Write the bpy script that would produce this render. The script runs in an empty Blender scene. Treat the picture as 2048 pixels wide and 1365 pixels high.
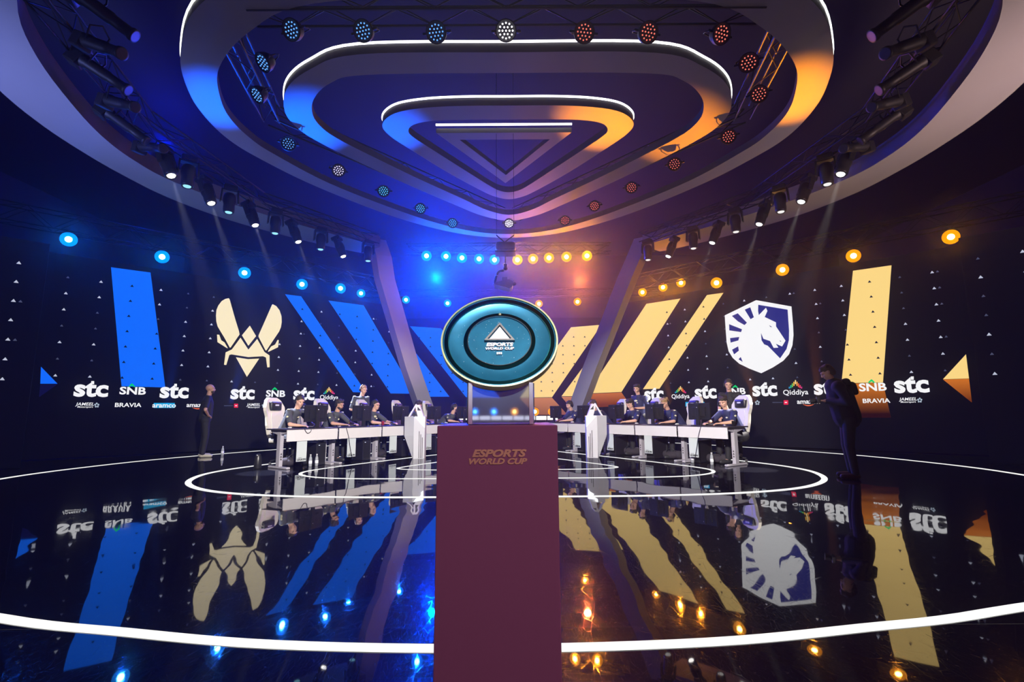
import bpy, bmesh, math, random
from mathutils import Vector, Matrix
random.seed(7)
S = bpy.context.scene
col = S.collection
# ------------------------------------------------------------------ camera
FPX = 980.0; CAMH = 1.05
PIT = math.atan(142 / FPX); ROL = -0.0056
cF = Vector((0, math.cos(PIT), math.sin(PIT)))
u0 = Vector((0, -math.sin(PIT), math.cos(PIT))); r0 = Vector((1, 0, 0))
cR = math.cos(ROL) * r0 + math.sin(ROL) * u0
cU = -math.sin(ROL) * r0 + math.cos(ROL) * u0
cC = Vector((0, 0, CAMH))
cam = bpy.data.cameras.new('camera'); co = bpy.data.objects.new('camera', cam); col.objects.link(co)
cam.sensor_width = 36; cam.lens = FPX / 2048 * 36; cam.clip_start = .05; cam.clip_end = 200
m = Matrix.Identity(4)
for i in range(3):
    m[i][0] = cR[i]; m[i][1] = cU[i]; m[i][2] = -cF[i]; m[i][3] = cC[i]
co.matrix_world = m
S.camera = co

def ray(x, y): return cF + cR * ((x - 1024) / FPX) + cU * ((682.5 - y) / FPX)
def onz(x, y, z):                    # the place at height z that the photo shows at (x, y)
    d = ray(x, y); return cC + d * ((z - CAMH) / d.z)
def onpl(x, y, P, n):                # the place on a wall plane
    d = ray(x, y); return cC + d * ((Vector(P) - cC).dot(n) / d.dot(n))

# ------------------------------------------------------------------ world, exposure
S.view_settings.view_transform = 'Standard'; S.view_settings.look = 'None'
S.view_settings.exposure = 0; S.view_settings.gamma = 1
w = bpy.data.worlds.new('world'); S.world = w; w.use_nodes = True
w.node_tree.nodes['Background'].inputs[0].default_value = (.01, .01, .03, 1)
w.node_tree.nodes['Background'].inputs[1].default_value = 0.0
S.cycles.volume_bounces = 0; S.cycles.max_bounces = 6; S.cycles.diffuse_bounces = 2
S.cycles.glossy_bounces = 3; S.cycles.use_adaptive_sampling = True; S.cycles.adaptive_threshold = .03; S.cycles.transmission_bounces = 5; S.cycles.transparent_max_bounces = 8
S.cycles.sample_clamp_indirect = 4; S.cycles.use_light_tree = True
S.cycles.caustics_reflective = False; S.cycles.caustics_refractive = False

# ------------------------------------------------------------------ lights
def light(kind, loc, tgt, power, color, size=.1, angle=40, blend=.3, name=None, sy=None):
    L = bpy.data.lights.new(name or kind.lower() + '_light', kind); L.energy = power; L.color = color
    if kind == 'SPOT': L.spot_size = math.radians(angle); L.spot_blend = blend; L.shadow_soft_size = size
    elif kind == 'AREA':
        L.size = size; L.spread = math.radians(angle)
        if sy: L.shape = 'RECTANGLE'; L.size_y = sy
    else: L.shadow_soft_size = size
    o = bpy.data.objects.new(L.name, L); col.objects.link(o); o.location = loc
    if tgt is not None:
        o.rotation_euler = (Vector(tgt) - Vector(loc)).to_track_quat('-Z', 'Y').to_euler()
    return o
BLUE = (.03, .22, 1); SKYB = (.0, .09, 1); AMB = (1, .27, .0); PURP = (.55, .4, 1); WARM = (1, .62, .5)
# unseen washes added to brighten soffits, pedestal and trophy: cool left, warm right
light('AREA', (-9.5, 1.5, .8), (-8.6, 7.5, 6.5), 190, (.24, .30, .9), 2.5, 50)
light('AREA', (9.5, 1.5, .8), (8.6, 7.5, 6.5), 150, (1, .66, .60), 2.5, 50)
light('AREA', (1.2, -1.6, 3.0), (0, 2, .8), 52, (.92, .42, .72), 1.2, 160)
light('SPOT', (.35, -1.6, 5.2), (-.05, 2.03, 1.345), 1500, (.82, .94, 1), .05, 6.5, .3)
# unseen point lamps added to colour the haze at the back of the stage
light('POINT', (-3.2, 20.3, 6.7), None, 7500, (.0, .035, 1), .12)
light('POINT', (-9.5, 12.5, 8.4), None, 300, (.0, .012, 1), .2)
light('POINT', (2.9, 20.3, 6.6), None, 600, (1, .20, .05), .12)
light('POINT', (0.3, 20.8, 4.9), None, 1500, (.17, .05, 1), .3)
# accents on the two leaning pillars
light('SPOT', (8.6, 14.6, .8), (3.6, 17.0, 4.2), 4500, (1, .34, .12), .1, 50, .8)
light('SPOT', (-.6, 5.6, .5), (-3.9, 16.8, 4.2), 4500, (.85, .45, .80), .1, 26, .8)
# white key on the players
light('SPOT', (2.0, -2.0, 4.6), (-3.7, 11.6, 1), 15000, (1, .93, .86), .15, 27, .5)
light('SPOT', (-2.2, -2.0, 4.6), (3.5, 11.6, 1), 15000, (1, .93, .86), .15, 27, .5)
# blue and amber heads aimed up at the hanging rings
for src, tgt, p, c, a in [((-5.0, 12.4, 1.2), (-2.35, 8.95, 6.5), 15000, SKYB, 13), ((-7.2, 12.6, 1.2), (-3.95, 8.75, 6.5), 21000, SKYB, 15),
        ((-8.4, 12.0, 1.2), (-5.25, 8.0, 6.5), 17000, SKYB, 12), ((-9.4, 11.0, 1.2), (-9.6, 7.2, 6.5), 3500, SKYB, 8),
        ((4.2, 13.0, 1.2), (1.7, 8.75, 6.5), 14000, AMB, 14), ((6.6, 13.4, 1.2), (3.35, 9.1, 6.5), 9000, AMB, 17),
        ((7.8, 12.6, 1.2), (5.0, 7.9, 6.5), 14000, AMB, 12), ((5.6, 12.4, 1.0), (1.2, 9.05, 6.5), 3000, AMB, 7)]:
    light('SPOT', src, tgt, p, c, .05, a, .95)

# ------------------------------------------------------------------ materials
MATS = {}
def mat(name, base=(.5, .5, .5), rough=.5, metal=0, emit=None, es=1, spec=.5, ior=1.45, trans=0, bump=0, bscale=20, var=0, alpha=1):
    if name in MATS: return MATS[name]
    M = bpy.data.materials.new(name); M.use_nodes = True; nt = M.node_tree; b = nt.nodes['Principled BSDF']
    b.inputs['Base Color'].default_value = (*base, 1); b.inputs['Roughness'].default_value = rough
    b.inputs['Metallic'].default_value = metal; b.inputs['IOR'].default_value = ior
    b.inputs['Specular IOR Level'].default_value = spec; b.inputs['Transmission Weight'].default_value = trans
    if emit:
        b.inputs['Emission Color'].default_value = (*emit, 1); b.inputs['Emission Strength'].default_value = es
    if bump or var:
        tc = nt.nodes.new('ShaderNodeTexCoord'); n = nt.nodes.new('ShaderNodeTexNoise')
        n.inputs['Scale'].default_value = bscale; n.inputs['Detail'].default_value = 4
        nt.links.new(tc.outputs['Object'], n.inputs['Vector'])
        if bump:
            bp = nt.nodes.new('ShaderNodeBump'); bp.inputs['Strength'].default_value = bump; bp.inputs['Distance'].default_value = .02
            nt.links.new(n.outputs['Fac'], bp.inputs['Height']); nt.links.new(bp.outputs['Normal'], b.inputs['Normal'])
        if var:
            mx = nt.nodes.new('ShaderNodeMix'); mx.data_type = 'RGBA'
            mx.inputs[6].default_value = (*[c * (1 - var) for c in base], 1); mx.inputs[7].default_value = (*[min(1, c * (1 + var)) for c in base], 1)
            nt.links.new(n.outputs['Fac'], mx.inputs[0]); nt.links.new(mx.outputs[2], b.inputs['Base Color'])
    MATS[name] = M; return M
def emi(name, c, s=1):               # a lit display surface or lamp
    if name in MATS: return MATS[name]
    M = bpy.data.materials.new(name); M.use_nodes = True; nt = M.node_tree; nt.nodes.clear()
    e = nt.nodes.new('ShaderNodeEmission'); o = nt.nodes.new('ShaderNodeOutputMaterial')
    e.inputs[0].default_value = (*c, 1); e.inputs[1].default_value = s; nt.links.new(e.outputs[0], o.inputs[0])
    MATS[name] = M; return M
def srgb(r, g, b):
    f = lambda v: (v / 255 / 12.92) if v / 255 <= .04045 else ((v / 255 + .055) / 1.055) ** 2.4
    return (f(r), f(g), f(b))

black = mat('black_plastic', (.012, .012, .015), .35, var=.3)
blackm = mat('black_metal', (.012, .012, .014), .5, .3, var=.2, bscale=8)
silver = mat('truss_metal', (.012, .012, .015), .45, .6, var=.2)
ringm = mat('painted_panel', (.26, .255, .27), .6, var=.04, bscale=3)
fascia = mat('dark_fascia', (.10, .095, .11), .6, var=.1)
white = mat('white_panel', (.62, .61, .64), .45, var=.03, bscale=6)
cream = mat('cream_leather', (.66, .63, .56), .45, var=.05)
greyc = mat('grey_leather', (.22, .21, .23), .5, var=.05)
ledw = emi('led_white', (1, .98, .94), 3)
fledw = emi('floor_led_white', (1, 1, .96), 1.15)
blackwall = mat('black_drape', (.0035, .0035, .005), .9, var=.3, bscale=2)
SCRBLK = mat('screen_black', (.001, .001, .002), .5, spec=.1, emit=srgb(5, 6, 22), es=1)
cblue = emi('screen_blue', srgb(18, 108, 255), 1.0)
corang = emi('screen_amber', srgb(255, 218, 135), 1.0)
ccream = emi('screen_cream', srgb(255, 238, 196), 1.0)
cwhite = emi('screen_white', srgb(250, 250, 252), 1.0)
cnavy = emi('screen_navy', srgb(34, 40, 130), 1.0)
cdot = emi('screen_dot', srgb(190, 195, 215), 1.0)
cdim = emi('screen_dot_dim', srgb(70, 74, 100), 1.0)
cdark = emi('screen_dark', srgb(8, 10, 50), 1.0)
cgreen = emi('screen_green', srgb(0, 210, 110), 1.0)
ccyan = emi('screen_cyan', srgb(30, 170, 225), 1.0)
cred = emi('screen_red', srgb(235, 40, 80), 1.0)

# ------------------------------------------------------------------ mesh helpers
def fin(name, bm, m, parent=None, smooth=False, mods=None):
    me = bpy.data.meshes.new(name); bm.normal_update(); bm.to_mesh(me); bm.free()
    ms = m if isinstance(m, (list, tuple)) else [m]
    for x in ms: me.materials.append(x)
    if smooth:
        for p in me.polygons: p.use_smooth = True
    o = bpy.data.objects.new(name, me); col.objects.link(o)
    if parent: o.parent = parent
    return o
def tag(o, label=None, cat=None, group=None, kind=None):
    if label: o['label'] = label
    if cat: o['category'] = cat
    if group: o['group'] = group
    if kind: o['kind'] = kind
    return o
def thing(name, label, cat, loc=(0, 0, 0), rz=0, group=None):
    o = bpy.data.objects.new(name, None); col.objects.link(o); o.empty_display_size = .1
    o.location = loc; o.rotation_euler = (0, 0, rz); return tag(o, label, cat, group)
def struct(name, bm, m, **k): return tag(fin(name, bm, m, **k), kind='structure')
def dup(o, label=None, loc=None, rot=None, parent=None, top=True):
    c = o.copy(); col.objects.link(c); c.parent = parent
    if top:
        if label: c['label'] = label
        if loc is not None: c.location = loc
        if rot is not None: c.rotation_euler = rot
    for ch in list(o.children): dup(ch, parent=c, top=False)
    return c
def B(): return bmesh.new()
def box(bm, c, s, rz=0, rx=0, ry=0, bev=0):
    r = bmesh.ops.create_cube(bm, size=1)
    M = Matrix.Translation(c) @ Matrix.Rotation(rz, 4, 'Z') @ Matrix.Rotation(rx, 4, 'X') @ Matrix.Rotation(ry, 4, 'Y') @ Matrix.Diagonal((*s, 1))
    bmesh.ops.transform(bm, matrix=M, verts=r['verts'])
    if bev:
        es = list({e for v in r['verts'] for e in v.link_edges})
        bmesh.ops.bevel(bm, geom=es, offset=bev, segments=2, affect='EDGES', profile=.6)
    return bm
def frame_of(d):
    d = Vector(d).normalized(); a = Vector((0, 0, 1)) if abs(d.z) < .9 else Vector((1, 0, 0))
    x = d.cross(a).normalized(); y = d.cross(x).normalized(); return d, x, y
def loft(bm, rings, cap=True):
    vs = [[bm.verts.new(p) for p in r] for r in rings]; n = len(vs[0])
    for a, b in zip(vs, vs[1:]):
        for i in range(n): bm.faces.new((a[i], a[(i + 1) % n], b[(i + 1) % n], b[i]))
    if cap: bm.faces.new(vs[0][::-1]); bm.faces.new(vs[-1])
    return bm
def tube(bm, pts, r, n=8, cap=True):
    pts = [Vector(p) for p in pts]; rs = r if isinstance(r, (list, tuple)) else [r] * len(pts); rings = []
    for i, p in enumerate(pts):
        t = (pts[min(i + 1, len(pts) - 1)] - pts[max(i - 1, 0)])
        d, x, y = frame_of(t)
        rings.append([p + rs[i] * (math.cos(2 * math.pi * k / n) * x + math.sin(2 * math.pi * k / n) * y) for k in range(n)])
    return loft(bm, rings, cap)
def lathe(bm, prof, o=(0, 0, 0), d=(0, 0, 1), n=20):      # prof: (radius, along)
    o = Vector(o); d, x, y = frame_of(d); rings = []
    for r, h in prof:
        r = max(r, 1e-4); rings.append([o + d * h + r * (math.cos(2 * math.pi * k / n) * x + math.sin(2 * math.pi * k / n) * y) for k in range(n)])
    return loft(bm, rings)
def cap(bm, a, b, ra, rb, n=12):                          # tapered capsule
    a = Vector(a); b = Vector(b); L = (b - a).length or 1e-3; pr = []
    for k in range(0, 4):
        t = math.radians(8 + 82 * k / 3); pr.append((ra * math.sin(t), -ra * math.cos(t)))
    for k in range(0, 4):
        t = math.radians(90 + 82 * k / 3); pr.append((rb * math.sin(t), L - rb * math.cos(t)))
    return lathe(bm, pr, a, (b - a) if L > 1e-3 else (0, 0, 1), n)
def ell(bm, c, r, rz=0, rx=0, u=14, v=10):
    q = bmesh.ops.create_uvsphere(bm, u_segments=u, v_segments=v, radius=1)
    M = Matrix.Translation(c) @ Matrix.Rotation(rz, 4, 'Z') @ Matrix.Rotation(rx, 4, 'X') @ Matrix.Diagonal((*r, 1))
    bmesh.ops.transform(bm, matrix=M, verts=q['verts']); return bm
def prism(bm, pts, vec):                                  # closed polygon extruded along vec
    vec = Vector(vec); a = [bm.verts.new(p) for p in pts]; b = [bm.verts.new(Vector(p) + vec) for p in pts]; n = len(a)
    fs = [bm.faces.new(a[::-1]), bm.faces.new(b)]
    for i in range(n): bm.faces.new((a[i], a[(i + 1) % n], b[(i + 1) % n], b[i]))
    bmesh.ops.recalc_face_normals(bm, faces=bm.faces[:]); return bm
def smoothed(pts, closed=True, seg=5):
    pts = [Vector(p) for p in pts]; n = len(pts); out = []
    rng = range(n) if closed else range(n - 1)
    for i in rng:
        g = lambda k: pts[k % n] if closed else pts[min(max(k, 0), n - 1)]
        p0, p1, p2, p3 = g(i - 1), g(i), g(i + 1), g(i + 2)
        for s in range(seg):
            t = s / seg
            out.append(.5 * ((2 * p1) + (p2 - p0) * t + (2 * p0 - 5 * p1 + 4 * p2 - p3) * t * t + (3 * p1 - p0 - 3 * p2 + p3) * t ** 3))
    if not closed: out.append(pts[-1])
    return out
def text_bm(s, size, ext=.002, off=0, ax='CENTER', shear=0, sx=1):
    c = bpy.data.curves.new('lettering', 'FONT'); c.body = s; c.size = size; c.extrude = ext; c.offset = off * size
    c.align_x = ax; c.align_y = 'CENTER'; c.shear = shear; c.resolution_u = 3
    o = bpy.data.objects.new('lettering', c); col.objects.link(o)
    dg = bpy.context.evaluated_depsgraph_get(); me = bpy.data.meshes.new_from_object(o.evaluated_get(dg))
    bm = B(); bm.from_mesh(me); bpy.data.meshes.remove(me); bpy.data.objects.remove(o)
    bmesh.ops.scale(bm, vec=(sx, 1, 1), verts=bm.verts); return bm
def onto(bm, o, x, y):               # lay a flat XY mesh onto a plane with axes x, y at o
    x = Vector(x).normalized(); y = Vector(y).normalized(); z = x.cross(y); M = Matrix.Identity(4)
    for i in range(3): M[i][0] = x[i]; M[i][1] = y[i]; M[i][2] = z[i]; M[i][3] = o[i]
    bmesh.ops.transform(bm, matrix=M, verts=bm.verts); return bm
ORD = ['nearest', 'second', 'third', 'fourth', 'fifth', 'sixth', 'seventh', 'eighth', 'ninth', 'tenth', 'eleventh', 'twelfth']

# ------------------------------------------------------------------ room shell
bm = B(); box(bm, (0, 10, -.1), (44, 44, .2))
fl = mat('floor_gloss', (.006, .006, .009), .08, ior=1.9)
nt = fl.node_tree; b = nt.nodes['Principled BSDF']; tc = nt.nodes.new('ShaderNodeTexCoord')
n1 = nt.nodes.new('ShaderNodeTexNoise'); n1.inputs['Scale'].default_value = 1.3; n1.inputs['Detail'].default_value = 1
n2 = nt.nodes.new('ShaderNodeTexNoise'); n2.inputs['Scale'].default_value = 220; n2.inputs['Detail'].default_value = 2
mp = nt.nodes.new('ShaderNodeMapping'); mp.inputs['Scale'].default_value = (1, 1, 1)
nt.links.new(tc.outputs['Object'], mp.inputs[0]); nt.links.new(mp.outputs[0], n1.inputs[0]); nt.links.new(mp.outputs[0], n2.inputs[0])
bp1 = nt.nodes.new('ShaderNodeBump'); bp1.inputs['Strength'].default_value = .22; bp1.inputs['Distance'].default_value = .02
nt.links.new(n1.outputs['Fac'], bp1.inputs['Height'])
# joints between the square floor panels
br = nt.nodes.new('ShaderNodeTexBrick'); br.offset = .0; br.inputs['Scale'].default_value = 1
br.inputs['Brick Width'].default_value = 2.6; br.inputs['Row Height'].default_value = 1.3; br.inputs['Mortar Size'].default_value = .003; br.inputs['Mortar Smooth'].default_value = 0
br.inputs['Color1'].default_value = (1, 1, 1, 1); br.inputs['Color2'].default_value = (1, 1, 1, 1); br.inputs['Mortar'].default_value = (0, 0, 0, 1)
nt.links.new(mp.outputs[0], br.inputs[0])
bp2 = nt.nodes.new('ShaderNodeBump'); bp2.inputs['Strength'].default_value = .5; bp2.inputs['Distance'].default_value = .004
nt.links.new(br.outputs['Color'], bp2.inputs['Height']); nt.links.new(bp1.outputs[0], bp2.inputs['Normal']); 
# fine scratches
vq = nt.nodes.new('ShaderNodeTexVoronoi'); vq.feature = 'DISTANCE_TO_EDGE'; vq.inputs['Scale'].default_value = 34
rq = nt.nodes.new('ShaderNodeMapRange'); rq.inputs[1].default_value = 0; rq.inputs[2].default_value = .009; rq.inputs[3].default_value = .30; rq.inputs[4].default_value = .0
mxq = nt.nodes.new('ShaderNodeMath'); mxq.operation = 'MAXIMUM'
vr = nt.nodes.new('ShaderNodeTexVoronoi'); vr.feature = 'DISTANCE_TO_EDGE'; vr.inputs['Scale'].default_value = 9
mp2 = nt.nodes.new('ShaderNodeMapping'); mp2.inputs['Scale'].default_value = (2.2, .5, 1); mp2.inputs['Rotation'].default_value = (0, 0, .5)
nd = nt.nodes.new('ShaderNodeTexNoise'); nd.inputs['Scale'].default_value = 3
nt.links.new(tc.outputs['Object'], mp2.inputs[0]); nt.links.new(mp2.outputs[0], vr.inputs[0])
rp = nt.nodes.new('ShaderNodeMapRange'); rp.inputs[1].default_value = 0; rp.inputs[2].default_value = .012; rp.inputs[3].default_value = .13; rp.inputs[4].default_value = .022
nt.links.new(vr.outputs['Distance'], rp.inputs[0]); nt.links.new(mp2.outputs[0], vq.inputs[0]); nt.links.new(vq.outputs['Distance'], rq.inputs[0]); nt.links.new(rp.outputs[0], mxq.inputs[0]); nt.links.new(rq.outputs[0], mxq.inputs[1]); nt.links.new(mxq.outputs[0], b.inputs['Roughness'])
nt.links.new(bp2.outputs[0], b.inputs['Normal'])
struct('floor', bm, fl)
bm = B(); box(bm, (0, 10, 9.6), (44, 44, .2)); struct('ceiling', bm, blackwall)
bm = B(); box(bm, (0, 26, 4.7), (44, .2, 9.6)); struct('wall_back', bm, blackwall)
bm = B(); box(bm, (-18, 10, 4.7), (.2, 34, 9.6)); struct('wall_left', bm, blackwall)
bm = B(); box(bm, (18, 10, 4.7), (.2, 34, 9.6)); struct('wall_right', bm, blackwall)
bm = B(); box(bm, (0, -8, 4.7), (44, .2, 9.6)); struct('wall_front', bm, blackwall)

# ------------------------------------------------------------------ LED screens
PL = {'l': (Vector((-8.6, 14, 0)), Vector((.7284, .6851, 0)), (-.94, 1)), 'r': (Vector((8.2, 13.8, 0)), Vector((.7284, -.6851, 0)), (.94, 1)),
      'c': (Vector((0, 22, 0)), Vector((1, 0, 0)), None),
      'ol': (Vector((-9.75, 9.95, 0)), Vector((.7284, .6851, 0)), None), 'or': (Vector((9.4, 9.9, 0)), Vector((.7284, -.6851, 0)), None)}
Z = Vector((0, 0, 1))
class Scr:
    def __init__(s, key, u0, u1, z1, label, cut=0):
        s.P, s.u, _ = PL[key]; s.n = s.u.cross(Z).normalized()     # n points to the audience
        if s.n.y > 0: s.n = -s.n
        s.root = thing('led_screen', label, 'LED screen', s.P + s.u * u0)
        s.o = s.root.location.copy(); s.lay = .004
        bm = B(); a = s.u * (u1 - u0)
        ca = s.u * max(cut, 0); cb = s.u * min(cut, 0)
        prism(bm, [(0, 0, .02), a + Vector((0, 0, .02)), a + Vector((0, 0, z1)) + cb, ca + Vector((0, 0, z1))], -s.n * .12)
        s.panel = bm; s.dots = B(); s.dims = B(); s.darks = B()
    def px(s, x, y): return onpl(x, y, s.P, s.n)
    def uz(s, x, y): p = s.px(x, y); return (p - s.P).dot(s.u), p.z
    def at(s, u, z): return s.P + s.u * u + Z * z - s.o
    def poly(s, name, pts, m, lay=None, px=True, label=None, holes=None):
        lay = lay or s.lay; bm = B(); q = [(s.px(*p) - s.o) if px else s.at(*p) for p in pts]
        q = [v + s.n * (.001) for v in q]; prism(bm, q, s.n * lay); bmesh.ops.triangulate(bm, faces=bm.faces[:])
        o = fin(name, bm, m, s.root)
        if label: o['label'] = label
        return o
    def dot(s, u, z, h=.045, t='dot', lay=.004):
        bm = {'dot': s.dots, 'dim': s.dims, 'dark': s.darks}[t]
        if t == 'dark': lay = .009
        q = [s.at(u - h * .62, z - h * .4), s.at(u + h * .62, z - h * .4), s.at(u, z + h * .6)]
        prism(bm, [v + s.n * .001 for v in q], s.n * lay)
    def text(s, name, txt, x, y, hpx, m, off=.02, sx=1, lay=.012, **k):
        p = s.px(x, y); d = (p - cC).dot(cF); size = hpx / FPX * d
        bm = text_bm(txt, size, .002, off, sx=sx, **k); x_ax = s.u if s.u.x > 0 else -s.u
        onto(bm, p - s.o + s.n * lay, x_ax, Z); return fin(name, bm, m, s.root)
    def close(s):
        bm = s.panel
        for k, b2 in enumerate((s.dots, s.dims, s.darks)):
            for f in b2.faces: f.material_index = k + 1
            t = bpy.data.meshes.new('t'); b2.to_mesh(t); b2.free(); bm.from_mesh(t); bpy.data.meshes.remove(t)
        fin('screen_panel', bm, [SCRBLK, cdot, cdim, cdark], s.root)
def inpoly(u, z, P):
    c = False; n = len(P)
    for i in range(n):
        (x1, y1), (x2, y2) = P[i], P[(i + 1) % n]
        if (y1 > z) != (y2 > z) and u < (x2 - x1) * (z - y1) / (y2 - y1) + x1: c = not c
    return c
def dotgrid(s, u0, u1, du, z0, z1, dz, bars, avoid=[]):
    k = 0; u = u0
    while u <= u1:
        z = z0
        while z <= z1:
            uu = u; r = random.random()
            if any(inpoly(uu, z, p) for p in bars): s.dot(uu, z, .06, 'dark')
            elif not any(inpoly(uu, z, p) for p in avoid):
                s.dot(uu, z, .06 if r > .3 else .05, 'dot' if r > .3 else 'dim')
                if r > .88: s.dot(uu + .1, z, .05, 'dim')
            z += dz
        u += du; k += 1

# left main screen
sl = Scr('l', -3.95, 6.72, 4.98, 'long black LED screen with blue bars and a cream winged emblem, left of the stage', -1.25)
b1 = [(222, 535), (301, 545.5), (330.5, 775.5), (243, 773)]
b2 = [(570, 589), (602, 593), (732, 785.5), (706, 785)]
b3 = [(657, 601.5), (727, 611), (829, 788), (781, 787.5)]
for p in (b1, b2, b3): sl.poly('blue_bar', p, cblue)
sl.poly('blue_triangle', [(82, 734), (80.5, 768), (115, 768)], cblue)
sl.poly('faded_triangle', [(80.5, 769), (115, 769), (78, 795)], emi('screen_faded_blue', srgb(14, 14, 62), 1))
bars = [[sl.uz(*q) for q in p] for p in (b1, b2, b3)]
emb_l = [(430, 595), (566, 609), (558, 700), (540, 740), (498, 757), (440, 745), (432, 690)]
dotgrid(sl, sl.uz(138, 538)[0], 5.9, .632, 1.98, 4.75, .405, bars, [[sl.uz(*q) for q in emb_l]])
# the emblem: pixel outline of the photograph carried onto the screen
def C1(L, x0=400, y0=580, k=220 / 1502): return [(x0 + x * k, y0 + y * k) for x, y in L]
parts = [
 [(392, 115), (345, 125), (295, 155), (250, 215), (225, 275), (218, 350), (222, 430), (240, 500), (275, 560), (330, 650), (408, 792), (420, 785), (540, 610), (530, 560), (480, 400), (405, 135)],
 [(990, 197), (1040, 222), (1085, 280), (1112, 360), (1115, 440), (1105, 510), (1080, 570), (905, 830), (893, 825), (798, 640), (800, 620), (880, 440), (980, 210)],
 [(680, 490), (765, 633), (660, 765), (572, 622)],
 [(232, 612), (262, 615), (290, 690), (335, 720), (380, 800), (365, 795), (238, 715)],
 [(1060, 683), (1075, 690), (1065, 785), (930, 850), (930, 835), (970, 775), (1025, 748)],
 [(553, 655), (660, 818), (780, 672), (880, 850), (948, 897), (950, 1058), (918, 1060), (900, 925), (860, 908), (660, 920), (430, 883), (400, 890), (358, 1028), (328, 1025), (350, 855), (435, 815)],
 [(490, 922), (655, 948), (808, 940), (640, 1190)]]
for q in parts: sl.poly('winged_emblem', C1(q), ccream, .006)
def stc(s, x, y, h):
    s.text('sponsor_lettering', 'stc', x, y - h * .05, h * 1.9, cwhite, .035)
    s.poly('sponsor_letter_block', [(x - h * .02, y - h * .72), (x + h * .22, y - h * .72), (x + h * .22, y - h * .46), (x - h * .02, y - h * .46)], cwhite, .006)
def snb(s, x, y, h):
    s.text('sponsor_lettering', 'SNB', x, y, h * 1.35, cwhite, .03, 1.15)
    g = [(x - h * .5, y - h * .52), (x - h * .5, y - h * .72), (x - h * .12, y - h * 1.05), (x + h * .26, y - h * .72), (x + h * .26, y - h * .52), (x - h * .12, y - h * .75)]
    s.poly('green_chevron', g, cgreen, .006)
def qid(s, x, y, h):
    s.text('sponsor_lettering', 'Qiddiya', x, y + h * .3, h * .8, cwhite, .01)
    cs = [srgb(40, 150, 210), srgb(30, 190, 150), srgb(120, 200, 90), srgb(250, 190, 80), srgb(255, 225, 150), srgb(250, 170, 80), srgb(240, 90, 60), srgb(240, 70, 110), srgb(210, 50, 140)]
    for i, c in enumerate(cs):
        xx = x + (i - 4) * h * .17; t = 1 - abs(i - 4) / 4.6
        s.poly('coloured_logo_stripe', [(xx - h * .06, y - h * .12 - h * .5 * t * t), (xx + h * .06, y - h * .12 - h * .5 * t * t), (xx + h * .06, y - h * .12 - h * .85 * t - h * .1), (xx - h * .06, y - h * .12 - h * .85 * t - h * .1)][::-1], emi('stripe_%d_colour' % i, c), .006)
def jam(s, x, y, h):
    s.text('sponsor_lettering', 'JAMEEL', x - h * 1.0, y - h * .2, h * .85, cwhite, .01, shear=.2)
    s.text('sponsor_lettering', 'Motorsport', x - h * 1.0, y + h * .35, h * .5, cwhite, .01, shear=.2)
    for i in range(5):
        a = i * 2 * math.pi / 5 - math.pi / 2; cx = x + h * 1.35 + .34 * h * math.cos(a); cy = y + .34 * h * math.sin(a); r = h * .2
        s.poly('flower_logo_petal', [(cx + r * math.cos(t * 1.05), cy + r * math.sin(t * 1.05)) for t in range(6)], emi('petal_grey', srgb(170, 185, 200)), .006)
def bravia(s, x, y, h): s.text('sponsor_lettering', 'BRAVIA', x, y, h * 1.35, cwhite, .02, 1.1)
def aramco(s, x, y, h, w_=None):
    w_ = w_ or h * 2.1
    s.poly('cyan_logo_plate', [(x - w_, y - h * .5), (x + w_, y - h * .5), (x + w_, y + h * .5), (x - w_, y + h * .5)], ccyan, .006)
    s.text('sponsor_lettering', 'aramco', x, y, h * 1.3, cwhite, .02)
def amaz(s, x, y, h):
    s.text('sponsor_lettering', 'amazon', x, y - h * .1, h * 1.1, cwhite, .02)
    a = [(x - h * .9 + i * h * .3, y + h * .38 + h * .28 * math.sin(math.pi * i / 6)) for i in range(7)]
    s.poly('curved_arrow_logo', a + [(p[0], p[1] - h * .14 * math.sin(math.pi * i / 6) - .4) for i, p in reversed(list(enumerate(a)))], emi('smile_orange', srgb(245, 110, 70)), .006)
def redsq(s, x, y, h):
    s.poly('red_square_logo', [(x - h / 2, y - h / 2), (x + h / 2, y - h / 2), (x + h / 2, y + h / 2), (x - h / 2, y + h / 2)], cred, .006)
    s.poly('white_square_mark', [(x - h * .25, y - h * .1), (x + h * .25, y - h * .1), (x + h * .25, y + h * .1), (x - h * .25, y + h * .1)], cwhite, .008)
    s.poly('thin_caption_line', [(x - h * 3, y - .8), (x - h * .8, y - .8), (x - h * .8, y + .8), (x - h * 3, y + .8)], cdim, .006)
stc(sl, 183, 780, 24); snb(sl, 265.5, 783, 15); stc(sl, 349, 784, 22); stc(sl, 485.5, 787.5, 20); snb(sl, 551, 788.5, 13); stc(sl, 608, 789.5, 19)
qid(sl, 658, 791, 15)
jam(sl, 180, 811, 10); bravia(sl, 256, 811, 8.5); aramco(sl, 328.5, 811.5, 10); amaz(sl, 395, 812, 11); redsq(sl, 472, 812, 8); jam(sl, 516, 812, 9)
sl.close()

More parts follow.
